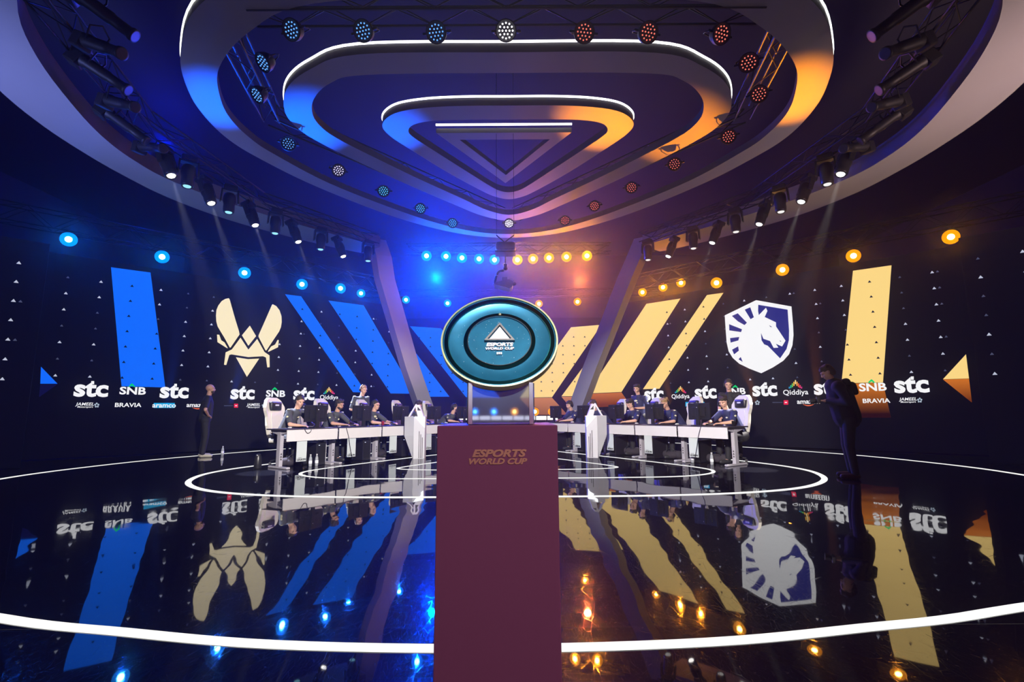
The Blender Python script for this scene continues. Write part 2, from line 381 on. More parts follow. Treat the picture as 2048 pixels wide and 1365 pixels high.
# right main screen
sr = Scr('r', -6.95, 4.05, 4.98, 'long black LED screen with yellow bars and a horse shield emblem, right of the stage', 1.25)
b1 = [(1783, 531), (1706, 542), (1683, 767), (1766, 765.5)]
b2 = [(1447, 586), (1414, 590.5), (1286, 779), (1319, 778)]
b3 = [(1361, 597.5), (1293, 608), (1175, 787.5), (1243, 784.5)]
def grad(name, s, pts, c1, c2, xs):       # displayed picture fading from amber to dark
    M = bpy.data.materials.new(name); M.use_nodes = True; nt = M.node_tree; nt.nodes.clear()
    e = nt.nodes.new('ShaderNodeEmission'); o = nt.nodes.new('ShaderNodeOutputMaterial'); r = nt.nodes.new('ShaderNodeValToRGB'); t = nt.nodes.new('ShaderNodeTexCoord'); sp = nt.nodes.new('ShaderNodeSeparateXYZ')
    mr = nt.nodes.new('ShaderNodeMapRange'); mr.inputs[1].default_value = xs[0]; mr.inputs[2].default_value = xs[1]
    nt.links.new(t.outputs['Object'], sp.inputs[0]); nt.links.new(sp.outputs[2], mr.inputs[0]); nt.links.new(mr.outputs[0], r.inputs[0])
    r.color_ramp.elements[0].color = (*c1, 1); r.color_ramp.elements[1].color = (*c2, 1); nt.links.new(r.outputs[0], e.inputs[0]); nt.links.new(e.outputs[0], o.inputs[0])
    s.poly('fading_bar', pts, M, .003)
for p in (b1, b2, b3): sr.poly('yellow_bar', p, corang)
grad('bar_fade', sr, [(1683, 768), (1766, 766.5), (1782, 836), (1690, 836)], srgb(40, 8, 22), srgb(205, 112, 30), (.95, 1.75))
grad('bar_fade', sr, [(1175, 788.5), (1243, 785.5), (1262, 812), (1195, 815)], srgb(120, 50, 25), srgb(200, 110, 55), (1.3, 1.75))
sr.poly('yellow_triangle', [(1932, 709), (1938, 757.5), (1886, 759)], corang)
grad('triangle_fade', sr, [(1886, 759.5), (1938, 758), (1944, 806)], srgb(90, 30, 10), srgb(205, 112, 40), (1.2, 1.75))
bars = [[sr.uz(*q) for q in p] for p in (b1, b2, b3)]
shield = [(x * 200 / 1365 + 1420, y * 200 / 1365 + 580) for x, y in [(630, 142), (1112, 228), (1135, 500), (1140, 620), (1125, 760), (1080, 880), (1000, 970), (860, 1060), (700, 1140), (540, 1078), (400, 1010), (310, 930), (255, 840), (228, 720), (215, 550), (202, 350)]]
dotgrid(sr, -3.95, 3.95, .632, 1.98, 4.75, .405, bars, [[sr.uz(*q) for q in shield]])
def C2(L): return C1(L, 1420, 580, 200 / 1365)
sr.poly('shield_emblem', shield, cwhite, .005)
for q in [[(660, 205), (1060, 272), (1080, 560), (1078, 690), (1045, 810), (958, 937), (790, 765), (740, 745), (705, 690), (697, 590), (730, 670), (820, 700), (870, 795), (935, 790), (900, 738), (985, 775), (1032, 695), (902, 500), (902, 445), (748, 372), (785, 290), (765, 245), (668, 345), (657, 290)],
          [(475, 272), (550, 240), (600, 375), (555, 402)], [(300, 357), (380, 322), (505, 450), (472, 482), (380, 430)], [(262, 470), (438, 540), (425, 578), (265, 555)],
          [(275, 660), (400, 645), (388, 692), (283, 722)], [(303, 818), (385, 773), (395, 832), (330, 882)], [(390, 950), (420, 918), (448, 985)],
          [(808, 482), (850, 510), (825, 508)], [(950, 690), (975, 705), (960, 708)]]:
    sr.poly('shield_inlay', C2(q), cnavy, .008)
stc(sr, 1308, 790, 19); qid(sr, 1361, 789, 15); stc(sr, 1411, 786, 20); snb(sr, 1472, 784, 13); stc(sr, 1529, 780.5, 21); qid(sr, 1591, 780, 18); stc(sr, 1655, 777, 22)
snb(sr, 1745, 775.5, 16); stc(sr, 1822, 771.5, 25)
aramco(sr, 1390, 809, 9); jam(sr, 1502, 806, 9.5); redsq(sr, 1572, 805.5, 9); amaz(sr, 1617, 805, 12); bravia(sr, 1752, 802.5, 9); jam(sr, 1826, 801, 10)
sr.close()

# recessed centre screen
sc_ = Scr('c', -6.2, 6.0, 5.3, 'recessed LED screen behind the trophy, blue bars left and yellow bars right')
cb1 = [(820, 652.5), (888, 657), (995, 795), (935, 795)]; cb2 = [(805, 652), (790, 630), (899, 794), (870, 794), (780, 794)]
sc_.poly('blue_bar', [(820, 653), (882, 657), (1000, 796), (932, 795)], cblue)
sc_.poly('blue_bar', [(787, 655), (792, 655), (899, 794), (850, 794)], cblue)
sc_.poly('yellow_bar', [(1203, 650), (1142, 655), (1040, 796), (1104, 795)], corang)
sc_.poly('yellow_bar', [(1230, 655), (1225, 655), (1123, 793), (1160, 793)], corang)
grad('centre_fade', sc_, [(1040, 797), (1104, 796), (1135, 830), (1070, 830)], srgb(150, 90, 60), srgb(205, 130, 80), (1.0, 1.7))
grad('centre_fade', sc_, [(1123, 794), (1165, 794), (1180, 815), (1140, 815)], srgb(120, 70, 60), srgb(205, 130, 80), (1.2, 1.7))
bars = [[sc_.uz(*q) for q in p] for p in ([(820, 653), (882, 657), (1000, 796), (932, 795)], [(787, 655), (792, 655), (899, 794), (850, 794)], [(1203, 650), (1142, 655), (1040, 796), (1104, 795)], [(1230, 655), (1225, 655), (1123, 793), (1160, 793)])]
u = -5.7
while u < 5.7:
    z = 1.98
    while z < 4.8:
        if any(inpoly(u, z, p) for p in bars): sc_.dot(u, z, .07, 'dark')
        z += .405
    u += .5
sc_.close()
# outer screen panels set forward of the main ones
for key, sg in (('ol', 'left'), ('or', 'right')):
    s_ = Scr(key, -5.2 if key == 'ol' else 0, 0 if key == 'ol' else 5.2, 4.62, 'dark outer LED panel of scattered triangles at the far %s edge' % sg)
    dotgrid(s_, -4.9 if key == 'ol' else .25, -.15 if key == 'ol' else 4.9, .64, 1.75, 4.4, .395, [])
    s_.close()

# ------------------------------------------------------------------ floor light rings
def halfring(pts, cx=-.1):
    L = [(-x + cx, y) for x, y in pts]; R = [(x + cx, y) for x, y in pts if abs(x) > .001]
    return [(x, y) for x, y in L] + [(x, y) for x, y in reversed(R)]
FR = {'innermost small': ([(0, 9.22), (1.0, 9.24), (1.7, 9.32), (2.07, 9.52), (2.0, 9.85), (1.62, 10.5), (1.0, 11.5), (.5, 12.2), (0, 12.45)], .05),
      'second': ([(0, 8.06), (1.8, 8.08), (2.8, 8.18), (3.4, 8.5), (3.65, 8.95), (3.55, 9.5), (3.1, 10.4), (2.4, 11.6), (1.7, 12.7), (.9, 13.9), (0, 14.3)], .06),
      'third': ([(0, 6.34), (1.8, 6.36), (3.1, 6.55), (4.1, 6.97), (4.85, 7.7), (5.25, 8.6), (5.3, 9.4), (5.1, 10.2), (4.75, 11.0), (4.0, 12.4), (2.6, 14.6), (1.3, 16.0), (0, 16.4)], .085),
      'outermost huge': ([(0, 2.37), (1.0, 2.42), (1.8, 2.56), (2.6, 2.74), (4.2, 3.3), (6.2, 4.8), (7.8, 6.8), (8.4, 8.5), (8.47, 10.0), (8.12, 11.9), (7.0, 14.3), (5.2, 17.0), (3.0, 19.5), (0, 20.6)], .075)}
for nm, (pts, wd) in FR.items():
    P = smoothed([(x, y, 0) for x, y in halfring(pts)], True, 6); n = len(P); bm = B(); i1 = []; o1 = []
    for i in range(n):
        t = (P[(i + 1) % n] - P[i - 1]).normalized(); nn = Vector((t.y, -t.x, 0))
        i1.append(P[i] - nn * wd / 2); o1.append(P[i] + nn * wd / 2)
    A = [[bm.verts.new(p + Z * h) for p in L] for L, h in ((i1, 0), (o1, 0), (o1, .004), (i1, .004))]
    for k in range(4):
        a, b_ = A[k], A[(k + 1) % 4]
        for i in range(n): bm.faces.new((a[i], a[(i + 1) % n], b_[(i + 1) % n], b_[i]))
    bmesh.ops.recalc_face_normals(bm, faces=bm.faces[:])
    tag(fin('floor_light_ring', bm, fledw), nm + ' white light line of the rounded triangles set in the black floor', 'light strip', 'white light lines in the stage floor')

# ------------------------------------------------------------------ hanging ceiling rings
K = 5.45; RZ = CAMH + K
def ringthing(name, label, outer, inner, hf, led=True, led_open=None, sm=True, seg=6):
    root = thing(name, label, 'hanging ring', (-.05, 1.8 * K, RZ), group='rounded triangle rings hanging over the stage')
    base = Vector((-.05, 1.8 * K, 0))
    f = (lambda L: smoothed([(x * K, y * K, 0) for x, y in halfring(L, -.01)], True, seg)) if sm else (lambda L: [Vector((x * K, y * K, 0)) for x, y in L])
    O = [p - base for p in f(outer)]; I = [p - base for p in f(inner)]; n = len(O)
    bm = B(); q = [[bm.verts.new(p + Z * h) for p in L] for L, h in ((O, 0), (O, hf), (I, hf), (I, 0))]
    for k in range(4):
        a, b_ = q[k], q[(k + 1) % 4]
        for i in range(n):
            fc = bm.faces.new((a[i], a[(i + 1) % n], b_[(i + 1) % n], b_[i])); fc.material_index = 0 if k in (1, 3) else 1
    bmesh.ops.recalc_face_normals(bm, faces=bm.faces[:])
    fin('ring_panel', bm, [ringm, fascia], root)
    if led:
        bm = B(); q = []
        for L, h in (([p * 1.0 for p in O], hf + .005), (O, hf + .055)): pass
        out = []
        for i in range(n):
            t = (O[(i + 1) % n] - O[i - 1]).normalized(); nn = Vector((t.y, -t.x, 0))
            if (nn.dot(O[i])) < 0: nn = -nn
            out.append(nn)
        A = [[bm.verts.new(O[i] + out[i] * d + Z * h) for i in range(n)] for d, h in ((0, hf + .01), (.02, hf + .01), (.02, hf + .04), (0, hf + .04))]
        for k in range(4):
            a, b_ = A[k], A[(k + 1) % 4]
            for i in range(n): bm.faces.new((a[i], a[(i + 1) % n], b_[(i + 1) % n], b_[i]))
        bmesh.ops.recalc_face_normals(bm, faces=bm.faces[:]); fin('light_strip', bm, ledw, root)
    return root
Dо = [(0, 1.487), (.15, 1.487), (.28, 1.497), (.38, 1.525), (.438, 1.585), (.436, 1.65), (.38, 1.75), (.25, 1.95), (.12, 2.12), (.06, 2.18), (0, 2.205)]
Di = [(0, 1.565), (.15, 1.565), (.27, 1.572), (.335, 1.595), (.358, 1.635), (.345, 1.675), (.30, 1.745), (.19, 1.91), (.085, 2.065), (.04, 2.115), (0, 2.13)]
Co = [(0, 1.245), (.42, 1.25), (.58, 1.31), (.69, 1.40), (.748, 1.52), (.743, 1.62), (.70, 1.71), (.61, 1.84), (.44, 2.06), (.27, 2.26), (.14, 2.40), (0, 2.47)]
Ci = [(0, 1.33), (.42, 1.335), (.54, 1.37), (.625, 1.45), (.662, 1.54), (.655, 1.62), (.62, 1.69), (.54, 1.80), (.385, 2.0), (.225, 2.19), (.11, 2.33), (0, 2.39)]
Bo = [(0, .965), (.5, .975), (.76, 1.08), (.92, 1.25), (1.0, 1.41), (1.03, 1.54), (1.03, 1.68), (.985, 1.82), (.86, 2.06), (.62, 2.38), (.4, 2.58), (.2, 2.69), (0, 2.725)]
Bi = [(0, 1.055), (.47, 1.075), (.68, 1.165), (.84, 1.30), (.915, 1.43), (.95, 1.55), (.945, 1.68), (.91, 1.79), (.79, 2.03), (.57, 2.31), (.37, 2.51), (.18, 2.63), (0, 2.665)]
ringthing('hanging_ring', 'small rounded triangle ceiling ring around the innermost sharp triangle', Dо, Di, .15)
ringthing('hanging_ring', 'middle rounded triangle ceiling ring inside the circle of wash lights', Co, Ci, .15)
ringthing('hanging_ring', 'large rounded triangle ceiling ring outside the circle of wash lights', Bo, Bi, .15)
tri = lambda L: [Vector((x * K, y * K, 0)) for x, y in L]
ringthing('hanging_triangle', 'innermost sharp cornered ceiling triangle with a white light line on its front edge', [(-.27, 1.645), (.22, 1.645), (-.025, 2.04)], [(-.19, 1.69), (.145, 1.69), (-.022, 1.965)], .10, led=False, sm=False)
bm = B(); box(bm, (-.025 * K, 1.64 * K - .03, RZ + .14), (.49 * K, .03, .03))
o = fin('light_strip', bm, ledw); o.parent = [x for x in bpy.data.objects if x.name == 'hanging_triangle'][0]
o.matrix_parent_inverse = Matrix.Translation(-o.parent.location)
# outer sweep that turns down into the leaning pillars
for sg, lab in ((-1, 'left'), (1, 'right')):
    Ao = [(0, .42), (.6, .45), (1.1, .66), (1.42, 1.02), (1.57, 1.34), (1.63, 1.55), (1.648, 1.75), (1.64, 1.95), (1.60, 2.17), (1.48, 2.43), (1.28, 2.68), (1.08, 2.88), (.94, 2.99)]
    Ai = [(0, .66), (.55, .69), (.93, .84), (1.20, 1.06), (1.335, 1.25), (1.44, 1.5), (1.49, 1.68), (1.50, 1.83), (1.475, 1.99), (1.36, 2.22), (1.16, 2.48), (.96, 2.70), (.80, 2.87)]
    root = thing('ceiling_sweep', 'huge pale curved soffit sweeping round the %s of the stage into a leaning pillar' % lab, 'stage frame', (sg * 8, 9, RZ), group='curved soffits with leaning pillars')
    base = root.location
    O = [Vector((x * sg * K, y * K, RZ)) - base for x, y in Ao]; I = [Vector((x * sg * K, y * K, RZ)) - base for x, y in Ai]
    O = smoothed(O, False, 5); I = smoothed(I, False, 5); n = len(O); bm = B()
    q = [[bm.verts.new(p + Z * h) for p in L] for L, h in ((O, 0), (O, .36), (I, .36), (I, 0))]
    for k in range(4):
        a, b_ = q[k], q[(k + 1) % 4]
        for i in range(n - 1):
            fc = bm.faces.new((a[i], a[i + 1], b_[i + 1], b_[i])); fc.material_index = 1 if k == 2 else 0
    for i in (0, n - 1): bm.faces.new([q[k][i] for k in range(4)])
    bmesh.ops.recalc_face_normals(bm, faces=bm.faces[:])
    fin('soffit', bm, [ringm, mat('brown_fascia', (.16, .13, .14), .6, var=.05)], root)
    # pillar: four-sided bar leaning inwards and back
    bm = B(); rings = []
    cpts = [(4.55, 15.85, 6.86, 1.0), (4.35, 16.1, 6.35, 1.0), (4.12, 16.25, 5.6, 1.0), (3.06, 17.45, 2.6, 1.0), (2.15, 18.4, 0.0, 1.0)]
    offs = (0, -.05, -.18, -.52, -.62) if sg < 0 else (0, 0, -.1, -.15, -.15)
    for (x, y, z, s_), of in zip(cpts, offs):
        c = Vector((sg * x - .05 + of, y, z)) - base
        rings.append([c + Vector((sg * dx * s_, dy * s_, 0)) for dx, dy in ((-.33, .16), (.12, -.16), (.40, .20), (0, .5))])
    loft(bm, rings); bmesh.ops.recalc_face_normals(bm, faces=bm.faces[:])
    fin('leaning_pillar', bm, ringm, root)

# ------------------------------------------------------------------ trusses
def truss(a, b, label, w_=.3, h=.3, r=.02, name='lighting_truss', group='lighting trusses'):
    a = Vector(a); b = Vector(b); d = b - a; L = d.length; d.normalize(); s = d.cross(Z).normalized()
    root = thing(name, label, 'truss', a, group=group); bm = B(); cs = [(s * w_ / 2 * i + Z * h / 2 * j) for i in (-1, 1) for j in (-1, 1)]
    for c in cs: tube(bm, [c, c + d * L], r, 6)
    fin('chord_tubes', bm, silver, root); bm = B()
    n = max(2, round(L / .5)); st = L / n
    for i in range(n):
        p, q = i * st, (i + 1) * st
        for sd in (-1, 1):
            x0, x1 = (-1, 1) if i % 2 else (1, -1)
            tube(bm, [s * w_ / 2 * sd + Z * h / 2 * x0 + d * p, s * w_ / 2 * sd + Z * h / 2 * x1 + d * q], r * .5, 5)
            tube(bm, [s * w_ / 2 * x0 + Z * h / 2 * sd + d * p, s * w_ / 2 * x1 + Z * h / 2 * sd + d * q], r * .5, 5)
    fin('lattice_tubes', bm, silver, root); return root
ZT = 6.62; ZI = 6.92
truss((-3.6, 6.12, 6.66), (3.5, 6.12, 6.66), 'straight truss across the top of the picture carrying the row of wash lights')
truss((-4.3, 6.6, ZI), (-4.75, 9.0, ZI), 'short truss behind the left wash lights inside the large ring')
truss((4.2, 6.6, ZI), (4.6, 9.0, ZI), 'short truss behind the right wash lights inside the large ring')
truss((-4.75, 9.0, ZI), (-.3, 14.0, ZI), 'slanting truss carrying the left back line of wash lights')
truss((4.6, 9.0, ZI), (.15, 14.0, ZI), 'slanting truss carrying the right back line of wash lights')
truss((-5.9, 4.4, ZT), (-7.0, 8.6, ZT), 'truss of profile spotlights along the upper left soffit')
truss((5.7, 4.4, ZT), (6.9, 8.6, ZT), 'truss of profile spotlights along the upper right soffit')
truss((-7.0, 8.6, ZT), (-6.6, 12.2, ZT), 'left truss carrying the nearer moving heads by the soffit')
truss((-6.6, 12.2, ZT), (-4.4, 15.3, ZT), 'left truss carrying the farther moving heads by the pillar')
truss((6.9, 8.6, ZT), (6.45, 12.2, ZT), 'right truss carrying the nearer moving heads by the soffit')
truss((6.45, 12.2, ZT), (4.25, 15.3, ZT), 'right truss carrying the farther moving heads by the pillar')
truss((-13.3, 10.0, 5.85), (-4.6, 18.4, 5.85), 'long truss above the left screen carrying blue star lights', .4, .45)
truss((12.9, 10.2, 5.85), (4.6, 17.9, 5.85), 'long truss above the right screen carrying amber star lights', .4, .45)
truss((-3.6, 16.25, 6.62), (3.4, 16.25, 6.62), 'centre truss carrying the row of ten blue and amber star lights')
truss((-6.6, 21.3, 6.3), (6.8, 21.3, 6.3), 'rearmost truss above the recessed centre screen')

# ------------------------------------------------------------------ wash lights
def aim(o, d):    # local -Z looks along d
    o.rotation_euler = Vector(d).to_track_quat('-Z', 'Y').to_euler()
def make_wash(c, s, label, cn):
    root = thing('wash_light', label, 'stage light', group='round wash lights on the ring trusses')
    root.scale = (.85,) * 3
    bm = B(); lathe(bm, [(.06, .20), (.10, .17), (.15, .08), (.165, 0), (.17, -.03), (.155, -.03), (.15, -.01)], n=24); fin('housing', bm, blackm, root, True)
    bm = B()
    for k in range(19):
        if k == 0: r, a = 0, 0
        elif k < 7: r, a = .055, k * math.pi / 3
        else: r, a = .108, k * math.pi / 6
        lathe(bm, [(.011, -.012), (.013, -.02), (.008, -.028)], (r * math.cos(a), r * math.sin(a), 0), n=8)
    fin('lamp_cluster', bm, emi('wash_' + cn, c, s), root)
    bm = B(); tube(bm, [(-.19, 0, .02), (-.20, .0, .15), (-.14, 0, .27), (0, 0, .32), (.14, 0, .27), (.20, 0, .15), (.19, 0, .02)], .012, 6)
    cap(bm, (-.17, 0, .02), (-.22, 0, .02), .022, .022); cap(bm, (.17, 0, .02), (.22, 0, .02), .022, .022); fin('yoke', bm, silver, root, True)
    return root
WP = [(584, 60), (727, 62), (873, 65), (1012, 62), (1168, 65), (1296, 65), (1442, 68), (527, 125), (515, 190), (577, 287), (677, 341), (767, 382), (841, 417), (905, 446), (1018, 447), (1130, 441), (1189, 412), (1263, 375), (1349, 328), (1457, 273), (1497, 125), (1518, 188)]
def wdesc(i, x):
    side = 'left' if x < 1000 else 'right'
    if i < 7: return 'round wash light on the top truss, ' + ['leftmost of seven', 'second from its left end', 'just left of its centre', 'bright white at its centre', 'just right of its centre', 'second from its right end', 'rightmost of seven'][i]
    if i in (7, 20): return 'round wash light on the %s side truss, upper of two above the truss bend' % side
    if i in (8, 21): return 'round wash light on the %s side truss, lower of two above the truss bend' % side
    if i == 14: return 'whitish round wash light at the far tip of the ring, above the hanging camera'
    k = (i - 9) if x < 1000 else (19 - i)
    return 'round wash light on the slanting %s truss, %s from the side corner' % (side, ['first', 'second', 'third', 'fourth', 'fifth'][min(k, 4)])
protos = {}
for i, (x, y) in enumerate(WP):
    p = onz(x, y, 6.22)
    if abs(x - 1010) < 15: c, s, cn = (1, .97, 1), 5, 'white'
    elif i == 10: c, s, cn = (.8, .7, 1), 2, 'lilac'
    elif i in (11, 12, 13): c, s, cn = (.1, .6, .9), 1.6, 'cyan'
    elif x < 1000: c, s, cn = (.12, .38, 1), 1.3, 'blue'
    else: c, s, cn = (.9, .18, .12), 1.1, 'red'
    d = (cC + Vector((random.uniform(-1.5, 1.5), random.uniform(-1, 2), 0)) - p).normalized() + Vector((0, 0, -.35))
    if i < 7: d = Vector((-(p.x) * -.25, -.8, -.75)) if abs(p.x) > .3 else Vector((0, -1, -.55))
    if i < 7 and abs(p.x) > .3: d = Vector((-.32 * (1 if p.x < 0 else -1) * min(1, abs(p.x) / 2.5) , -.85, -.6))
    if i in (7, 8): d = Vector((-.5, -.5, -.7))
    if i in (20, 21): d = Vector((-.3, -.6, -.8))
    lab = wdesc(i, x)
    if cn in protos: o = dup(protos[cn], lab)
    else: o = protos[cn] = make_wash(c, s, lab, cn)
    o.location = p; aim(o, d)

# ------------------------------------------------------------------ moving heads and profile spotlights
def make_mover(label, lit):
    root = thing('moving_head', label, 'stage light', group='moving head lights beside the soffits')
    bm = B(); box(bm, (0, 0, .62), (.30, .26, .12), bev=.03); fin('base_box', bm, black, root)
    bm = B()
    for sg in (-1, 1): prism(bm, [(sg * .15, -.06, .58), (sg * .15, .06, .58), (sg * .17, .05, .26), (sg * .17, -.05, .26)], (sg * .035, 0, 0))
    box(bm, (0, 0, .565), (.34, .11, .03))
    fin('yoke', bm, black, root)
    bm = B(); lathe(bm, [(.07, .50), (.115, .47), (.135, .40), (.14, .28), (.12, .20), (.125, .12), (.12, .03), (.10, .0), (.09, .02)], n=20); fin('lamp_head', bm, black, root, True)
    bm = B(); lathe(bm, [(.075, .015), (.07, .004), (.03, -.002)], n=16); o = fin('lens', bm, emi('mover_lens_' + lit[0], lit[1], lit[2]), root)
    return root
ML = [(343, 353), (374, 374), (423, 408), (457, 426), (511, 452), (550, 468), (597, 485), (641, 500), (687, 514), (736, 523)]
MR = [(1681, 350), (1655, 370), (1602, 405), (1562, 425), (1518, 450), (1472, 465), (1424, 487), (1387, 498), (1336, 514), (1296, 521)]
pm = {}
for side, LL in (('left', ML), ('right', MR)):
    for i, (x, y) in enumerate(LL):
        p = onz(x, y, 5.78); beam = i % 2 == 0
        key = 'white' if beam else ('cyan' if side == 'left' else 'pale')
        lab = '%s moving head with %s lens beside the %s soffit, %s of ten' % ('tilted black' if beam else 'upright black', 'bright white' if beam else 'dim', side, ORD[i] if i < 9 else 'farthest')
        if key in pm: o = dup(pm[key], lab)
        else: o = pm[key] = make_mover(lab, ('white', (1, .97, .92), 6) if beam else ((key, (.25, .6, .75), 1.5) if key == 'cyan' else (key, (.8, .78, .75), 1.2)))
        sg = 1 if side == 'left' else -1
        d = Vector((sg * (.42 if beam else .04), -.05, -1))
        o.location = p; aim(o, d)
        if beam:
            light('SPOT', p + d.normalized() * .03, p + d * 3, 16000, (.75, .8, 1) if side == 'left' else (1, .93, .85), .03, 9, .4)
def make_profile(label):
    root = thing('profile_spotlight', label, 'stage light', group='long profile spotlights above the soffits')
    bm = B(); lathe(bm, [(.05, -.42), (.085, -.38), (.09, -.18), (.075, -.16), (.075, .12), (.065, .13), (.065, .34), (.08, .36), (.08, .40), (.06, .40)], n=16); fin('barrel', bm, blackm, root, True)
    bm = B(); tube(bm, [(-.10, 0, -.1), (-.12, .16, -.1), (0, .24, -.1), (.12, .16, -.1), (.10, 0, -.1)], .012, 6); fin('bracket', bm, silver, root)
    bm = B(); box(bm, (0, -.03, -.30), (.19, .19, .16), bev=.02); fin('lamp_housing', bm, blackm, root); return root
PP = [((165, -5), (265, 69)), ((162, 78), (240, 106)), ((168, 122), (252, 178)), ((200, 197), (268, 214)), ((222, 230), (290, 280)), ((255, 290), (325, 297))]
pp = None
for side in ('left', 'right'):
    for i, (a, b_) in enumerate(PP):
        if side == 'right': a, b_ = (2014 - a[0], a[1]), (2014 - b_[0], b_[1])
        zz = 6.05; pb = onz(b_[0], b_[1], zz); pa = pb + (onz(a[0], a[1], zz + .35) - pb)
        d = (pb - pa).normalized(); cpos = pb - d * .42
        lab = 'long profile spotlight by the %s soffit, %s of six from the picture top' % (side, ['first', 'second', 'third', 'fourth', 'fifth', 'sixth'][i])
        o = dup(pp, lab) if pp else make_profile(lab); pp = pp or o
        o.location = cpos; o.rotation_euler = d.to_track_quat('Z', 'Y').to_euler(); o.scale = (1.15,) * 3

# ------------------------------------------------------------------ star lights
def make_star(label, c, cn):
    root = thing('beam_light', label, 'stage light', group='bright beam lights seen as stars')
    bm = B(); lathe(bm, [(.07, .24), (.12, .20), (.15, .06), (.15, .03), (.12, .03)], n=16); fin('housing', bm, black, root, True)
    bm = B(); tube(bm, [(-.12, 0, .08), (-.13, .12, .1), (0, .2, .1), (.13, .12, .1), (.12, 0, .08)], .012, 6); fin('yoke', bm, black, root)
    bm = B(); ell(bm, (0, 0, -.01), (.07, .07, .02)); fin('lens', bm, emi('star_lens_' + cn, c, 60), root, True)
    bm = B(); lathe(bm, [(.065, .01), (.15, .0), (.165, -.03), (.17, -.03), (.155, .03)], n=20); fin('halo_ring', bm, emi('star_ring_' + cn, {'blue': (.0, .28, 1), 'amber': (1, .30, .0)}[cn], 1.3), root, True); return root  # glowing ring painted as the coloured halo around each star lens
ps = {}
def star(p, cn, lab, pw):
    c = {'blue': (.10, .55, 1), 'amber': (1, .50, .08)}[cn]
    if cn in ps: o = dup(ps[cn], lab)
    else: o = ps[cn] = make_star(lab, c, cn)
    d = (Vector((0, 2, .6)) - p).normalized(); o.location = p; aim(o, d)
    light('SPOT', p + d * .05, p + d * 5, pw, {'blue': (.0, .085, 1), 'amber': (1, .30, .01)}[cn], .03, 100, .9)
names = ['leftmost', 'second', 'third', 'fourth', 'fifth']
for i, (x, y) in enumerate([(137, 479), (324, 514), (489, 546), (604, 569), (681, 577)]):
    star(onpl(x, y, PL['l'][0] + Vector((.2, -.2, 0)), Vector((-.685, .728, 0))), 'blue', 'blue beam light over the left screen, %s from the left edge' % ['first', 'second', 'third', 'fourth', 'fifth'][i], 150)
for i, (x, y) in enumerate([(1902, 474), (1707, 512), (1565, 540), (1433, 566)]):
    star(onpl(x, y, PL['r'][0] + Vector((-.2, -.2, 0)), Vector((.685, .728, 0))), 'amber', 'amber beam light over the right screen, %s from the right edge' % ['first', 'second', 'third', 'fourth'][i], 25)
for x, y, cn, t in [(722, 587, 'blue', 'left of the left pillar top'), (812, 600, 'blue', 'just right of the left pillar'), (895, 607, 'blue', 'nearest left of the trophy disc'),
                    (1078, 608, 'amber', 'peeping over the trophy disc'), (1155, 604, 'amber', 'alone to the right of the trophy disc'), (1285, 585, 'amber', 'just right of the right pillar'), (1326, 575, 'amber', 'second beyond the right pillar'), (1362, 566, 'amber', 'third beyond the right pillar')]:
    star(onz(x, y, 5.95), cn, '%s beam light on the rear truss, %s' % (cn, t), 300 if cn == 'blue' else 160)
for i, (x, y) in enumerate([(853, 512), (892, 513), (924, 516), (958, 518), (989, 520), (1035, 520), (1066, 518), (1098, 516), (1133, 514), (1174, 512)]):
    cn = 'blue' if i < 5 else 'amber'; k = i if i < 5 else 9 - i
    star(onpl(x, y, (0, 15.85, 0), Vector((0, 1, 0))), cn, '%s beam light in the centre row, %s from its %s end' % (cn, ['first', 'second', 'third', 'fourth', 'fifth'][k], 'left' if i < 5 else 'right'), 520 if cn == 'blue' else 260)

# low strip of white floor blinders at the back
tb = None
for i in range(9):
    x = 925 + i * 22.5; p = onpl(x, 836.5, (0, 20.8, 0), Vector((0, 1, 0)))
    lab = 'low white light panel on the floor behind the trophy, %s from the left' % ['first', 'second', 'third', 'fourth', 'fifth', 'sixth', 'seventh', 'eighth', 'ninth'][i]
    if tb: o = dup(tb, lab)
    else:
        tb = o = thing('floor_blinder', lab, 'stage light', group='row of low white light panels')
        bm = B(); box(bm, (0, .06, 0), (.47, .1, .2)); box(bm, (-.2, .06, -.42), (.03, .06, .7)); box(bm, (.2, .06, -.42), (.03, .06, .7)); fin('housing', bm, black, o)
        bm = B(); box(bm, (0, 0, 0), (.43, .02, .16)); fin('light_face', bm, emi('blinder_face', (1, .93, .85), 1.6), o)
    o.location = p
for i, (x, cn) in enumerate([(950, 'blue'), (988, 'blue'), (1029, 'amber'), (1070, 'amber'), (1104, 'amber')]):
    star(onpl(x, 824, (0, 20.6, 0), Vector((0, 1, 0))), cn, '%s beam light low behind the trophy stand, %s from the left' % (cn, ['first', 'second', 'third', 'fourth', 'fifth'][i]), 12)

# ------------------------------------------------------------------ trophy pedestal
pedm = mat('pedestal_paint', (.34, .17, .23), .65, var=.03, bscale=60)
gold = mat('gold_lettering', (1, .82, .36), .5, .5)
ped = thing('trophy_pedestal', 'tall maroon square pedestal with gold lettering carrying the trophy disc', 'pedestal', (-.055, 2.02, 0))
bm = B(); box(bm, (0, 0, .501), (.436, .436, 1.002), bev=.004); fin('pedestal_body', bm, pedm, ped)
def letters(nm, s, sz, x, z, m, y, par, off=.03, sx=1.2, shear=.25, lab=None):
    bm = text_bm(s, sz, .0015, off, shear=shear, sx=sx); onto(bm, (x, y, z), (1, 0, 0), Z); o = fin(nm, bm, m, par)
    if lab: o['label'] = lab
    return o
letters('gold_lettering', 'ESPORTS', .0345, .003, .902, gold, -.2195, ped, .045, 1.38, .28)
letters('gold_lettering', 'WORLD CUP', .0275, -.003, .874, gold, -.2195, ped, .045, 1.28, .28)

